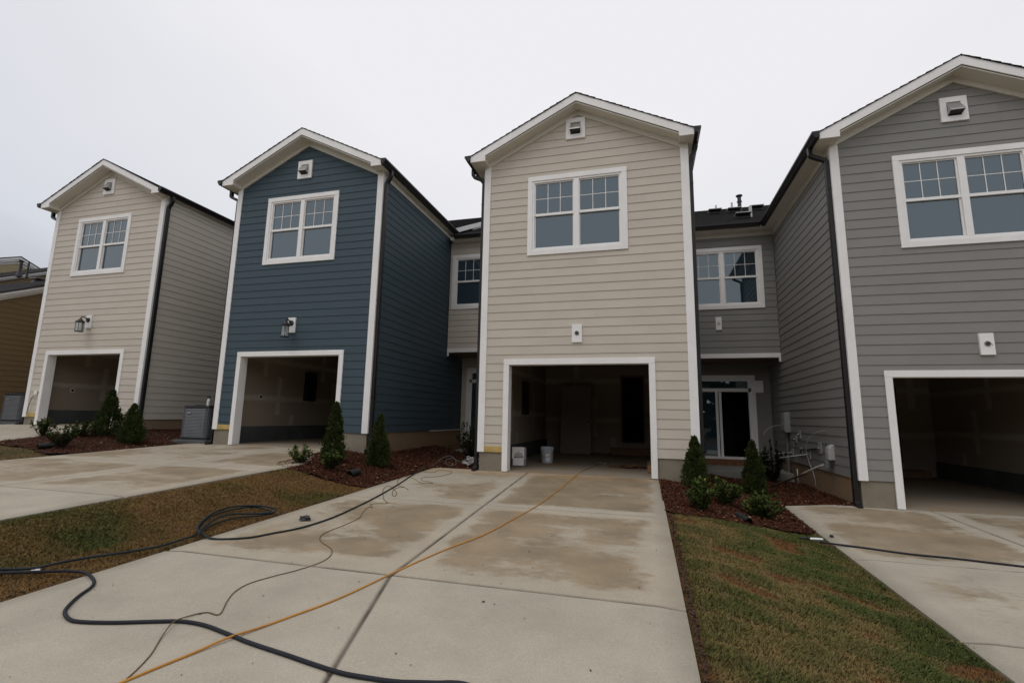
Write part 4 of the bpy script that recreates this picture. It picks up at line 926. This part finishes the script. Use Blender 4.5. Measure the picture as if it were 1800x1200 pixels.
P_WIRE = [(-2.45, 1.7), (-2.45, 1.93), (-2.5, 2.0), (-2.55, 2.11), (-2.63, 2.25), (-2.76, 2.42), (-2.84, 2.57), (-2.84, 2.69), (-2.79, 2.75), (-2.69, 2.75), (-2.82, 2.94), (-2.9, 3.09), (-2.92, 3.24), (-2.86, 3.41), (-2.78, 3.57), (-2.72, 3.78), (-2.74, 3.96), (-2.86, 4.15), (-3.14, 4.36), (-3.26, 4.59), (-3.26, 4.96), (-3.29, 5.28), (-3.36, 5.43), (-3.44, 5.62), (-3.5, 5.82), (-3.43, 5.8), (-3.57, 5.98), (-3.5, 6.06), (-3.39, 6.11), (-3.56, 6.31), (-3.73, 6.58), (-3.94, 6.93), (-4.05, 7.22), (-3.99, 7.26), (-3.76, 6.99), (-3.6, 6.74), (-3.54, 6.56), (-3.66, 6.72), (-3.82, 7.06), (-3.82, 7.22), (-3.74, 7.25), (-3.59, 7.09)]
P_WIRE2 = [(-3.6, 7.11), (-3.77, 7.28), (-3.93, 7.4), (-4.18, 7.85), (-4.28, 8.2), (-4.22, 8.28), (-3.99, 8.08), (-3.72, 7.77), (-3.56, 7.75), (-3.48, 7.77), (-3.64, 7.91), (-3.75, 7.92), (-3.87, 8.12), (-3.89, 8.27), (-3.73, 8.41), (-3.64, 8.69), (-3.64, 9.0), (-3.79, 9.18), (-4.01, 9.2), (-3.98, 8.96), (-4.09, 8.87), (-4.28, 9.01), (-4.46, 9.35), (-4.56, 9.73), (-4.56, 9.91), (-4.49, 9.95)]
P_RIGHT = [(2.05, 7.1), (2.15, 7.08), (2.5, 6.99), (2.9, 6.87), (3.31, 6.83), (3.6, 6.77), (3.87, 6.72), (4.11, 6.64), (4.5, 6.5), (5.2, 6.1)]
def surf(x, y):
    """height of whatever a hose lies on"""
    if -4.30 < x < .23 and y < 9.58: return zd('B', y)
    if x > 2.21 and y < 9.8: return zd('G', y)
    if -4.30 < x < .0 and y >= 9.45: return -1.06 + .02
    return ter(x, y) - .0
def ground_line(name, pts, r, mt, label, cat, lift=None, n=8, sub=6):
    q = smoothpath([(x, y, 0) for x, y in pts], sub); out = []
    for i, p in enumerate(q):
        z = surf(p.x, p.y) + r
        if lift: z += lift(p.x, p.y)
        out.append((p.x, p.y, z))
    # soften height steps between surfaces
    zs = [o[2] for o in out]
    for _ in range(2): zs = [zs[0]] + [(zs[i - 1] + 2 * zs[i] + zs[i + 1]) / 4 for i in range(1, len(zs) - 1)] + [zs[-1]]
    m = MB(); m.tube([(o[0], o[1], z) for o, z in zip(out, zs)], r, n); ob = m.build(name, M[mt], smooth=True); tag(ob, label, cat); return ob
ground_line('garden_hose', P_MAIN, .0112, 'hose_dark', 'thick dark hose curling across the front of the centre driveway', 'hose', n=12)
ground_line('garden_hose', P_BACK, .0102, 'hose_green', 'dark green-black hose running along the lawn edge up to the mulch bed', 'hose', n=10)
ground_line('garden_hose', P_LOOP, .0098, 'hose_green', 'coil of thin dark hose lying on the brown grass beside the driveway', 'hose', lift=lambda x, y: .02, n=10)
ground_line('air_hose', P_ORANGE, .0068, 'hose_orange', 'yellow-orange air hose running up the centre driveway into the garage', 'hose', lift=lambda x, y: .024 * math.exp(-((x + 2.28) ** 2 + (y - 2.47) ** 2) / .012), n=10)
ground_line('thin_wire', P_WIRE, .004, 'wire', 'thin brown wire wandering over the centre driveway', 'wire', lift=lambda x, y: .024 * math.exp(-((x + 2.79) ** 2 + (y - 2.55) ** 2) / .01), n=6)
ground_line('thin_wire', P_WIRE2, .004, 'wire', 'tangled thin wire at the top left corner of the centre driveway', 'wire', n=6)
ground_line('garden_hose', P_RIGHT, .0115, 'hose_dark', 'black hose lying across the right-hand driveway', 'hose', n=10)
hc = empty('hose_coupling', (-4.60, 2.87, surf(-4.6, 2.87) + .012)); hc.rotation_euler = (0, 0, .75); hc.scale = (.6, .8, .8); m = MB(); m.tube([(-.04, 0, 0), (-.01, 0, 0), (.0, 0, 0), (.05, 0, 0)], [.015, .015, .02, .019], 12); m.build('coupling_body', M['galv'], hc); tag(hc, 'small silver coupling where the two hoses meet on the left grass', 'hose coupling')
nzl = empty('hose_nozzle', (2.0, 7.12, ter(2.0, 7.12) + .03)); nzl.rotation_euler = (0, 0, .15)
m = MB(); m.tube([(.10, 0, 0), (.02, 0, .0), (-.03, 0, 0), (-.05, 0, .0)], [.017, .022, .018, .013], 12); m.build('coupling', M['brass'], nzl)
m = MB(); m.tube([(-.05, 0, 0), (-.13, 0, .005), (-.17, 0, .01)], [.012, .016, .010], 10); m.tube([(-.08, 0, .0), (-.09, -.03, .03)], .006, 6); m.build('nozzle_tip', M['black_metal'], nzl); tag(nzl, 'silver and black nozzle at the end of the right-hand hose, on the grass', 'hose nozzle')
cp = empty('air_coupler', (-1.05, 11.74, -1.03)); m = MB(); m.tube([(-.03, -.05, .01), (0, .0, .02), (.05, .03, .02)], [.014, .02, .014], 10); m.tube([(.09, -.02, .01), (.15, .02, .02)], .016, 10); m.build('coupler_body', M['brass'], cp); tag(cp, 'shiny couplers at the end of the orange hose on the garage floor', 'hose coupler')
# wire loops springing up out of the mulch
rod('springing_wire', [(-4.40, 9.75, -1.06), (-4.32, 9.95, -.93), (-4.16, 10.05, -.85), (-4.0, 10.05, -.92), (-3.98, 10.0, -1.03), (-4.12, 9.95, -1.04), (-4.2, 10.0, -.95), (-4.08, 10.06, -.90), (-3.9, 10.1, -.97), (-3.7, 10.2, -.98), (-3.5, 10.2, -1.02)], .004, 'pvc_grey', 'pale wire looping up out of the mulch at the driveway head', 'wire', 6)

# ---------------------------------------------------------------- small things on the ground and in the garage
def lump(name, loc, sx, sy, sz, mt, label, cat, seed, rough=.35, sub=3):
    bm = bmesh.new(); bmesh.ops.create_icosphere(bm, subdivisions=sub, radius=1)
    for v in bm.verts:
        n_ = noise.noise(v.co * 1.7 + Vector((seed, 0, 0))) + .5 * noise.noise(v.co * 4 + Vector((0, seed, 0)))
        v.co *= 1 + rough * n_; v.co = Vector((v.co.x * sx, v.co.y * sy, max(v.co.z, -.55) * sz))
    me = bpy.data.meshes.new(name); bm.to_mesh(me); bm.free(); me.materials.append(M[mt]); o = bpy.data.objects.new(name, me); scene.collection.objects.link(o); o.location = loc; tag(o, label, cat); return o
lump('dark_rag', (-3.83, 5.0, -1.195), .075, .045, .028, 'ac_dark', 'small dark rag on the left side of the centre driveway', 'rag', 3, .7)
lump('black_plug', (2.30, 7.46, -1.445), .025, .02, .018, 'black_metal', 'small black plug on the right-hand driveway above the hose', 'plug', 5)
lump('plastic_wrap', (-3.62, 10.15, -.97), .20, .12, .10, 'clearplastic', 'crumpled clear plastic bag in the mulch by the beige corner', 'plastic bag', 8, .8, 4)
lump('debris_heap', (-.38, 11.15, -1.03), .30, .12, .05, 'debris', 'small heap of reddish clay debris on the garage floor', 'debris', 11, .9, 4)
for i, (x, y, s) in enumerate([(-.75, 11.2, .03), (-.1, 11.2, .035), (.1, 11.3, .03), (-.6, 11.0, .02)]): pass
# folded carton / paper sack with printing
ct = empty('carton', (-2.66, 10.35, -1.035)); ct.rotation_euler = (math.radians(-5), 0, math.radians(10))
m = MB(); m.box(-.14, .16, -.02, .20, 0, .40); m.build('carton_body', M['boxside'], ct, bevel=.008)
m = MB(); m.box(-.145, .12, -.028, -.0201, .16, .405); m.box(-.12, .11, -.027, -.0202, .02, .16); m.build('white_flap', M['paper'], ct)
m = MB(); m.box(-.09, .10, -.0305, -.0285, .215, .232); m.box(-.10, .105, -.0305, -.0285, .18, .198); m.box(-.03, .03, -.0305, -.0285, .30, .31); m.build('printing', M['print'], ct)
m = MB(); m.box(-.08, .08, -.0306, -.0286, .255, .272); m.build('red_printing', M['print_red'], ct)
tag(ct, 'white and black printed carton leaning just inside the beige garage', 'carton')
bk = empty('bucket', (-2.25, 11.45, -1.035)); m = MB()
m.tube([(0, 0, 0), (0, 0, .02), (0, 0, .29), (0, 0, .30), (0, 0, .315), (0, 0, .33), (0, 0, .345), (0, 0, .37)], [.125, .13, .15, .158, .15, .158, .151, .155], 28, cap=False); m.tube([(0, 0, .0), (0, 0, .01)], .125, 28); m.build('bucket_wall', M['bucket'], bk, smooth=False)
m = MB()
for k in range(-6, 5):
    a0, a1 = -PI / 2 + .35 + k * .07, -PI / 2 + .35 + (k + 1) * .07
    m.face([(.139 * math.cos(a0), .139 * math.sin(a0), .05), (.139 * math.cos(a1), .139 * math.sin(a1), .05), (.151 * math.cos(a1), .151 * math.sin(a1), .22), (.151 * math.cos(a0), .151 * math.sin(a0), .22)])
m.build('paper_label', M['paper'], bk, fix=False)
m = MB(); m.tube([(.16 * math.cos(a), .16 * math.sin(a) * .9 - .02, .30 - .16 * math.sin(max(0, -a))) for a in np.linspace(0, -PI, 14)], .004, 6); m.build('wire_handle', M['black_metal'], bk); tag(bk, 'pale grey plastic bucket just inside the beige garage', 'bucket')
pn = empty('leaning_door', (-2.05, 14.75, -1.035)); pn.rotation_euler = (math.radians(-7), 0, math.radians(-3))
m = MB(); m.box(-.46, .46, 0, .045, 0, 2.08); m.build('door_slab', M['panel'], pn, bevel=.004)
m = MB(); m.tube([(.38, -.006, .95), (.38, .05, .95)], .028, 12); m.build('knob_hole', M['black_metal'], pn); tag(pn, 'tan door slab leaning against the back wall of the beige garage', 'door')
lb = MB(); lb.box(0, .14, 0, 1.4, 0, .14); o = lb.build('lumber_block', M['wood'], loc=(.02, 10.2, -1.035), bevel=.006); tag(o, 'rough timber block by the right jamb inside the beige garage', 'timber')
def drain(x, y, z, ax, label, ln=.25):
    r = empty('drain_pipe', (x, y, z)); r.rotation_euler = (0, 0, ax)
    m = MB(); n = 16
    m.tube([(0, i * ln / n, .03 + .02 * (i / n)) for i in range(n + 1)], [.052 + .006 * (i % 2) for i in range(n + 1)], 16, cap=False)
    m.tube([(0, i * ln / n, .03 + .02 * (i / n)) for i in range(n + 1)], [.046] * (n + 1), 16, cap=False); m.build('corrugated_tube', M['corr'], r, fix=False)
    m = MB(); m.tube([(0, ln * .4, .035), (0, ln * .41, .035)], .05, 16); m.build('tube_inside', M['black_metal'], r)
    tag(r, label, 'drain pipe', 'black drain pipes in the mulch beds')
drain(-4.92, 7.5, ter(-4.92, 7.5) + .0, -.1, 'black drain pipe mouth in the mulch below the blue house')
drain(1.30, 7.32, ter(1.3, 7.32) - .03, .22, 'black drain pipe end in the right-hand mulch bed', .35)
drain(-11.95, 7.15, ter(-11.95, 7.15), -.3, 'black drain pipe mouth in the far left mulch bed')

# ---------------------------------------------------------------- planting
def leafmesh(name, verts, faces, cols, mt, parent=None, loc=None, smooth=False):
    me = bpy.data.meshes.new(name)
    v = np.asarray(verts, dtype=np.float32); f = np.asarray(faces, dtype=np.int32)
    k = f.shape[1]
    me.vertices.add(len(v)); me.vertices.foreach_set("co", v.ravel())
    me.loops.add(f.size); me.loops.foreach_set("vertex_index", f.ravel())
    me.polygons.add(len(f)); me.polygons.foreach_set("loop_start", np.arange(0, f.size, k, dtype=np.int32))
    me.update(calc_edges=True)
    c = np.asarray(cols, dtype=np.float32); at = me.attributes.new("col", 'FLOAT_COLOR', 'POINT'); at.data.foreach_set("color", c.ravel())
    me.materials.append(M[mt]); o = bpy.data.objects.new(name, me); scene.collection.objects.link(o)
    if parent: o.parent = parent
    if loc: o.location = loc
    return o

def stems(parent, base, tips, r, name='stem'):
    m = MB()
    for t in tips: m.tube([base, ((base[0] + t[0]) * .5, (base[1] + t[1]) * .5, base[2] + (t[2] - base[2]) * .45), t], [r, r * .7, r * .3], 6)
    return m.build(name, M['bark'], parent)

def arborvitae(loc, h, w, seed, label, tone=1.0):
    w *= .95
    rr = random.Random(seed); r = empty('conifer_shrub', loc)
    V = []; F = []; C_ = []
    n = 11000
    nb = 120; blobs = []
    for i in range(nb):
        t = i / nb; z = h * (.03 + .95 * t); prof = (1 - t ** 1.35) ** .85 * (.70 + .30 * min(1, t / .15))
        a = rr.uniform(0, 2 * PI); rad = w / 2 * prof * (.74 + .30 * noise.noise(Vector((a * 1.1, z * 3.5, seed)))+rr.uniform(-.05, .12))
        blobs.append((rad * math.cos(a), rad * math.sin(a), z, rr.random(), t))
    for i in range(n):
        b = blobs[rr.randrange(nb)]; s = w * .10 * (1.05 - .8 * b[4])
        c = Vector((b[0] + rr.gauss(0, s), b[1] + rr.gauss(0, s), b[2] + rr.gauss(0, s * 1.1)))
        if c.z < .02: c.z = rr.uniform(.02, .1)
        d = Vector((c.x, c.y, 0)); d = d.normalized() if d.length > .01 else Vector((1, 0, 0))
        up = (Vector((0, 0, 1)) * rr.uniform(.7, 1.3) + d * rr.uniform(.1, .8) + Vector((rr.gauss(0, .25), rr.gauss(0, .25), 0))).normalized()
        sd = up.cross(Vector((rr.gauss(0, 1), rr.gauss(0, 1), rr.gauss(0, .4)))).normalized()
        L = rr.uniform(.022, .052); W = L * rr.uniform(.20, .36)
        k = len(V); V += [tuple(c - sd * W * .5), tuple(c + up * L * .55 - sd * W), tuple(c + up * L), tuple(c + up * L * .55 + sd * W)]
        F.append((k, k + 1, k + 2, k + 3))
        g = (.62 + .75 * b[3] * rr.uniform(.5, 1)) * tone; col = (.030 * g + .010 * rr.random(), .052 * g, .012 * g, 1)
        if rr.random() < .05: col = (.10, .075, .03, 1)
        C_ += [col] * 4
    leafmesh('foliage', V, F, C_, 'leaf', r)
    core = MB(); core.tube([(0, 0, -.05), (0, 0, h * .5), (0, 0, h * .93)], [.018, .012, .004], 7); 
    for q in range(26):
        a = rr.uniform(0, 2 * PI); z = h * rr.uniform(.05, .8); l = w * .34 * (1 - z / h) + .03
        core.tube([(0, 0, z), (l * math.cos(a), l * math.sin(a), z + l * 1.1)], [.006, .003], 5)
    core.build('stem', M['bark'], r)
    tag(r, label, 'conifer shrub', 'young conical conifers in the mulch beds'); return r

def bush(loc, h, w, seed, label, light=1.0, n=900, airy=False, cat='bush'):
    rr = random.Random(seed); r = empty('leafy_bush', loc)
    V = []; F = []; C_ = []; tips = []
    ns = 34 if not airy else 24
    for s in range(ns):
        a = rr.uniform(0, 2 * PI); q = math.sqrt(rr.random()); tip = Vector((w * .5 * q * math.cos(a), w * .5 * q * math.sin(a), h * (1 - .45 * q * q) * rr.uniform(.72, 1.05))); tips.append(tuple(tip))
        nl = int(n * 1.7) // ns
        for i in range(nl):
            t = 1 - .85 * (rr.random() ** 1.3); c = Vector((tip.x * t ** .8, tip.y * t ** .8, tip.z * t)) + Vector((rr.gauss(0, .012), rr.gauss(0, .012), rr.gauss(0, .012)))
            az = rr.uniform(0, 2 * PI); el = rr.uniform(.0, 1.0) if t < .9 else rr.uniform(.5, 1.4)
            d = Vector((math.cos(az) * math.cos(el), math.sin(az) * math.cos(el), math.sin(el)))
            d = (d + Vector((tip.x, tip.y, .0)) * 1.2).normalized()
            sd = d.cross(Vector((0, 0, 1))); sd = sd.normalized() if sd.length > .05 else Vector((1, 0, 0)); nn = sd.cross(d)
            L = rr.uniform(.035, .065); W = L * rr.uniform(.22, .32)
            k = len(V)
            V += [tuple(c), tuple(c + d * L * .35 + sd * W + nn * .003), tuple(c + d * L * .75 + sd * W * .8), tuple(c + d * L - nn * L * .12), tuple(c + d * L * .75 - sd * W * .8), tuple(c + d * L * .35 - sd * W + nn * .003)]
            F.append((k, k + 1, k + 2, k + 3)); F.append((k, k + 3, k + 4, k + 5))
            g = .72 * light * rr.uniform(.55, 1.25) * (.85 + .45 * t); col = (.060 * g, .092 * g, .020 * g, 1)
            if rr.random() < .04: col = (.16 * light, .14 * light, .035, 1)
            C_ += [col] * 6
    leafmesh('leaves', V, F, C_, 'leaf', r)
    stems(r, (0, 0, -.03), tips, .006, 'stems')
    tag(r, label, cat, 'low leafy bushes in the mulch beds'); return r

T = lambda x, y, d=0.0: (x, y, ter(x, y) - .02 + d)
arborvitae(T(-12.454, 8.79), 1.10, .60, 1, 'tall conical conifer at the right jamb of the far left garage')
arborvitae(T(-11.605, 8.727), .90, .56, 2, 'conical conifer in front of the far left downspout')
arborvitae(T(-5.70, 8.12), 1.10, .42, 3, 'slim conical conifer at the right jamb of the blue garage')
arborvitae(T(-5.12, 8.75), 1.02, .44, 4, 'conical conifer in front of the blue house corner downspout')
arborvitae(T(.80, 9.02), .88, .45, 6, 'dark conical conifer at the right corner of the beige house')
arborvitae(T(1.99, 10.5), 1.03, .50, 7, 'conical conifer in front of the glazed porch door')
bush(T(-3.92, 10.75), 1.12, .66, 5, 'tall dark bush against the left side of the beige house', .45, 1500, cat='bush')
bush(T(2.9, 13.0), .95, .75, 8, 'dark bush in the porch corner beside the meter conduit', .4, 1500)
bush(T(-13.31, 8.0), .42, .56, 21, 'leftmost low bush in front of the far left garage', .8, 520)
bush(T(-11.85, 7.5), .46, .60, 22, 'low bush at the front of the far left mulch bed', .75, 620)
bush(T(-12.63, 8.4), .38, .52, 23, 'low bush between two others in front of the far left garage', .8, 480)
bush(T(-5.87, 7.42), .33, .42, 24, 'airy light green bush at the left tip of the blue house bed', 1.25, 330, airy=True)
bush(T(-5.30, 7.50), .32, .38, 25, 'compact green bush at the foot of the slim conifer', .95, 560)
bush(T(.70, 7.28), .42, .40, 26, 'leafy bush in the right-hand bed, nearest the driveway', 1.15, 700)
bush(T(1.15, 8.3), .40, .50, 27, 'leafy bush in the right-hand bed, between the two conifers', 1.1, 700)
bush(T(1.64, 8.02), .38, .58, 28, 'wide leafy bush in the right-hand bed, beside the grey house driveway', 1.15, 800)

# ---------------------------------------------------------------- mulch beds (bark chips) and grass
def inpoly(x, y, P):
    c = False; n = len(P); j = n - 1
    for i in range(n):
        if (P[i][1] > y) != (P[j][1] > y) and x < (P[j][0] - P[i][0]) * (y - P[i][1]) / (P[j][1] - P[i][1]) + P[i][0]: c = not c
        j = i
    return c
BED1 = [(-12.95, 6.93), (-12.4, 7.05), (-12.05, 7.12), (-11.5, 6.95), (-11.09, 6.90), (-10.88, 7.2), (-10.87, 9.6), (-10.08, 9.62), (-10.08, 14), (-12.78, 14), (-12.78, 9.68), (-13.26, 9.68), (-13.25, 7.3)]
BED2 = [(-6.12, 7.08), (-5.75, 6.88), (-5.46, 6.80), (-5.08, 6.86), (-4.75, 7.02), (-4.46, 7.18), (-4.30, 7.2), (-4.30, 9.58), (-3.27, 9.58), (-3.27, 13.2), (-5.86, 13.2), (-5.86, 9.55), (-6.56, 9.52), (-6.54, 8.76), (-6.31, 7.70)]
BED3 = [(.23, 6.86), (.48, 6.80), (1.1, 7.10), (1.55, 7.42), (2.05, 7.52), (2.21, 7.75), (2.21, 9.45), (2.35, 9.66), (3.50, 9.84), (3.50, 13.4), (.94, 13.4), (.94, 9.46), (.21, 9.46)]
def mulch(name, P, n, seed):
    rr = random.Random(seed); V = []; F = []; C_ = []
    x0 = min(p[0] for p in P); x1 = max(p[0] for p in P); y0 = min(p[1] for p in P); y1 = max(p[1] for p in P)
    # soft base sheet
    st = .09; idx = {}
    def hgt(x, y): return ter(x, y) - .012 + .030 * noise.noise(Vector((x * 1.3, y * 1.3, seed))) + .012 * noise.noise(Vector((x * 6, y * 6, seed)))
    ix = int((x1 - x0) / st) + 2; iy = int((y1 - y0) / st) + 2
    for j in range(iy):
        for i in range(ix):
            x, y = x0 + i * st, y0 + j * st
            if inpoly(x + st / 2, y + st / 2, P):
                q = []
                for (a, b) in ((i, j), (i + 1, j), (i + 1, j + 1), (i, j + 1)):
                    if (a, b) not in idx:
                        idx[(a, b)] = len(V); X, Y = x0 + a * st, y0 + b * st; V.append((X, Y, hgt(X, Y))); g = rr.uniform(.7, 1.1); C_.append((.05 * g, .020 * g, .011 * g, 1))
                    q.append(idx[(a, b)])
                F.append(tuple(q))
    cnt = 0
    while cnt < n:
        x, y = rr.uniform(x0, x1), rr.uniform(y0, y1)
        if not inpoly(x, y, P): continue
        if y > 10.5 and rr.random() < .5: cnt += 1; continue
        cnt += 1
        z = hgt(x, y) + rr.uniform(0, .022); a = rr.uniform(0, 2 * PI); L = rr.uniform(.008, .026); W = L * rr.uniform(.18, .5); tl = rr.gauss(0, .45)
        d = Vector((math.cos(a), math.sin(a), tl)).normalized(); s = d.cross(Vector((rr.gauss(0, .4), rr.gauss(0, .4), 1))).normalized()
        c = Vector((x, y, z)); k = len(V)
        V += [tuple(c - d * L - s * W), tuple(c + d * L - s * W * .6), tuple(c + d * L + s * W), tuple(c - d * L + s * W * .7)]; F.append((k, k + 1, k + 2, k + 3))
        g = rr.uniform(.5, 1.5); u = rr.random()
        col = (.075 * g, .023 * g, .011 * g, 1) if u < .8 else ((.10 * g, .045 * g, .024 * g, 1) if u < .97 else (.32, .24, .17, 1))
        C_ += [col] * 4
    o = leafmesh(name, V, F, C_, 'mulch'); tag(o, kind='stuff'); return o
mulch('mulch', BED1, 12000, 31); mulch('mulch', BED2, 32000, 32); mulch('mulch', BED3, 32000, 33)

LAWNS = [
    ([(-5.66, -4.4), (-4.31, -4.4), (-4.31, 7.2), (-4.75, 7.02), (-5.08, 6.86), (-5.46, 6.80), (-5.75, 6.88), (-6.12, 7.1), (-5.72, 6.9), (-5.66, 6.5)], 'L'),
    ([(.26, -4.4), (2.20, -4.4), (2.20, 7.72), (2.05, 7.52), (1.55, 7.42), (1.1, 7.10), (.48, 6.80), (.24, 6.86)], 'R'),
    ([(-13.24, -4.4), (-10.89, -4.4), (-10.89, 7.0), (-11.09, 6.90), (-11.5, 6.95), (-12.05, 7.12), (-12.4, 7.05), (-12.95, 6.93), (-13.24, 7.2)], 'F')]
def grass(P, kind, seed):
    rs = np.random.RandomState(seed); rr = random.Random(seed)
    x0 = min(p[0] for p in P); x1 = max(p[0] for p in P); y0 = max(min(p[1] for p in P), -1.0); y1 = max(p[1] for p in P)
    V = []; F = []; C_ = []
    nt_ = {'L': 80000, 'R': 95000, 'F': 9000}[kind]
    made = 0
    while made < nt_:
        x = rr.uniform(x0, x1)
        # denser close to where people stand
        y = y0 + (y1 - y0) * rr.random()
        if not inpoly(x, y, P): made += 1; continue
        made += 1
        n1 = noise.noise(Vector((x * 1.1, y * .9, seed))); n2 = noise.noise(Vector((x * 2.3, y * 3.0, seed + 5))); n3 = noise.noise(Vector((x * 9, y * 9, 2)))
        # sod laid in rows: seams every 0.42 m across the strip, staggered ends
        row = math.floor(y / .42 + .35 * noise.noise(Vector((x * .5, 0, 4)))); sy = abs((y / .42) % 1 - .5) * 2
        rt = (math.sin(row * 12.9 + math.floor((x + row * .37) / 1.1) * 4.7) * .5 + .5)
        if kind == 'L': gr = .14 + n1 * .75 + n2 * .35 + (.55 if (y < 4.4 and x < -4.75) else 0) * max(0, 1 - abs(y - 3.3) / 1.3) + (.35 if (y > 6.3 and x < -5.2) else 0)
        elif kind == 'R': gr = .56 + n1 * .6 + n2 * .85 + n3 * .15 + (rt - .5) * .45 + (.22 if x > 1.6 else 0) - (.45 if sy > .86 else 0) - .3 * max(0, (y - 6.2))
        else: gr = .25 + n1 * .5
        bare = (kind == 'R' and n2 < -.36) or (kind == 'R' and (x - .26) < .045)
        h = .015 + .010 * max(0, gr) + rr.uniform(-.004, .008)
        if bare: h *= .6
        gr = min(1, max(0, gr))
        z = ter(x, y) - .040
        nb = 4
        for b in range(nb):
            bx, by = x + rr.gauss(0, .012), y + rr.gauss(0, .012)
            eo = .03 * noise.noise(Vector((by * 6, 0, 1)))
            if kind == 'R' and not (.245 - eo * .4 < bx < 2.225 + eo): continue
            if kind == 'L' and not (-5.68 < bx < -4.295) and y < 6.5: continue
            a = rr.uniform(0, 2 * PI); ln = rr.uniform(.3, 1.6) * h; W = rr.uniform(.0013, .0026)
            hh = h * rr.uniform(.6, 1.15)
            dx, dy = math.cos(a), math.sin(a)
            k = len(V)
            V += [(bx - dy * W, by + dx * W, z), (bx + dy * W, by - dx * W, z), (bx + dx * ln + dy * W * .5, by + dy * ln - dx * W * .5, z + hh), (bx + dx * ln * .9 - dy * W * .5, by + dy * ln * .9 + dx * W * .5, z + hh)]
            F.append((k, k + 1, k + 2, k + 3))
            g = rr.uniform(.78, 1.2); gg = min(1, max(0, gr + rr.gauss(0, .14)))
            if bare and rr.random() < .85: gg = 0; g *= .8
            tan = (.25, .142, .055) if kind == 'L' else ((.24, .115, .045) if bare else (.24, .165, .066)); grn = (.070, .092, .024)
            C_ += [tuple((tan[c] * (1 - gg) + grn[c] * gg) * g for c in range(3)) + (1,)] * 4
    o = leafmesh('lawn_grass', V, F, C_, 'grassblade'); tag(o, kind='stuff')
for i, (P, k) in enumerate(LAWNS): grass(P, k, 40 + i)
# thatch sheets directly under the blades
def thatch(P, kind):
    V = []; F = []; idx = {}; st = .12; x0 = min(p[0] for p in P); x1 = max(p[0] for p in P); y0 = -4.4; y1 = max(p[1] for p in P)
    for j in range(int((y1 - y0) / st) + 1):
        for i in range(int((x1 - x0) / st) + 1):
            if inpoly(x0 + (i + .5) * st, y0 + (j + .5) * st, P):
                q = []
                for a, b in ((i, j), (i + 1, j), (i + 1, j + 1), (i, j + 1)):
                    if (a, b) not in idx:
                        X, Y = min(x0 + a * st, x1), y0 + b * st; idx[(a, b)] = len(V); V.append((X, Y, ter(X, Y) - .042 + .010 * noise.noise(Vector((X * 2, Y * 2, 1)))))
                    q.append(idx[(a, b)])
                F.append(tuple(q))
    o = leafmesh('lawn_soil', V, F, [(0, 0, 0, 1)] * len(V), 'soil'); tag(o, kind='structure')
for P, k in LAWNS: thatch(P, k)

# leaf litter and grit scattered over the centre driveway
lt = MB(); rr = random.Random(91)
for i in range(150):
    x, y = rr.uniform(-4.2, .1), rr.uniform(1.6, 9.2); a = rr.uniform(0, 2 * PI); L = rr.uniform(.003, .010) * (1.6 if rr.random() < .1 else 1); W = L * rr.uniform(.25, .8); z = zd('B', y) + .003
    dx, dy = math.cos(a), math.sin(a)
    lt.face([(x - dx * L - dy * W, y - dy * L + dx * W, z), (x + dx * L - dy * W * .4, y + dy * L + dx * W * .4, z + .004), (x + dx * L * .8 + dy * W, y + dy * L * .8 - dx * W, z + .002), (x - dx * L * .7 + dy * W, y - dy * L * .7 - dx * W, z + .005)])
tag(lt.build('leaf_litter', M['bark'], fix=False), kind='stuff')

# ---------------------------------------------------------------- unseen trees added behind the camera to darken pane reflections and dim the garages
rr = random.Random(17); V = []; F = []; C_ = []
for i in range(420):
    cx, cy = rr.uniform(-90, 90), rr.uniform(-42, -30); top = rr.uniform(7, 12); rad = rr.uniform(1.6, 3.4)
    for q in range(34):
        u = Vector((rr.gauss(0, 1), rr.gauss(0, 1), rr.gauss(0, 1))).normalized() * rad * rr.uniform(.6, 1.05)
        c = Vector((cx, cy, rr.uniform(-1, top - rad))) + u; a = Vector((rr.gauss(0, 1), rr.gauss(0, 1), rr.gauss(0, 1))).normalized(); b = a.orthogonal().normalized(); s_ = rr.uniform(.35, .9)
        k = len(V); V += [tuple(c + a * s_), tuple(c + b * s_), tuple(c - a * s_), tuple(c - b * s_)]; F.append((k, k + 1, k + 2, k + 3)); g = rr.uniform(.6, 1.3); C_ += [(.035 * g, .055 * g, .02 * g, 1)] * 4
tag(leafmesh('added_far_trees', V, F, C_, 'leaf'), kind='stuff')

# brown leaf and clipping litter caught along the slab edges
lt = MB(); rr = random.Random(5)
for i in range(1500):
    if i % 3: x, y = .262 + abs(rr.gauss(0, .018)), rr.uniform(1.2, 6.7)
    else: x, y = -4.325 - abs(rr.gauss(0, .015)), rr.uniform(1.8, 6.9)
    a = rr.uniform(0, 2 * PI); L = rr.uniform(.006, .018); W = L * rr.uniform(.3, .6); z = ter(x, y) - .012 + rr.uniform(0, .014); dx, dy = math.cos(a), math.sin(a); t_ = rr.uniform(-.008, .008)
    lt.face([(x - dx * L, y - dy * L, z), (x + dy * W, y - dx * W, z + t_), (x + dx * L, y + dy * L, z + .004), (x - dy * W, y + dx * W, z - t_)])
tag(lt.build('leaf_litter', M['bark'], fix=False), kind='stuff')
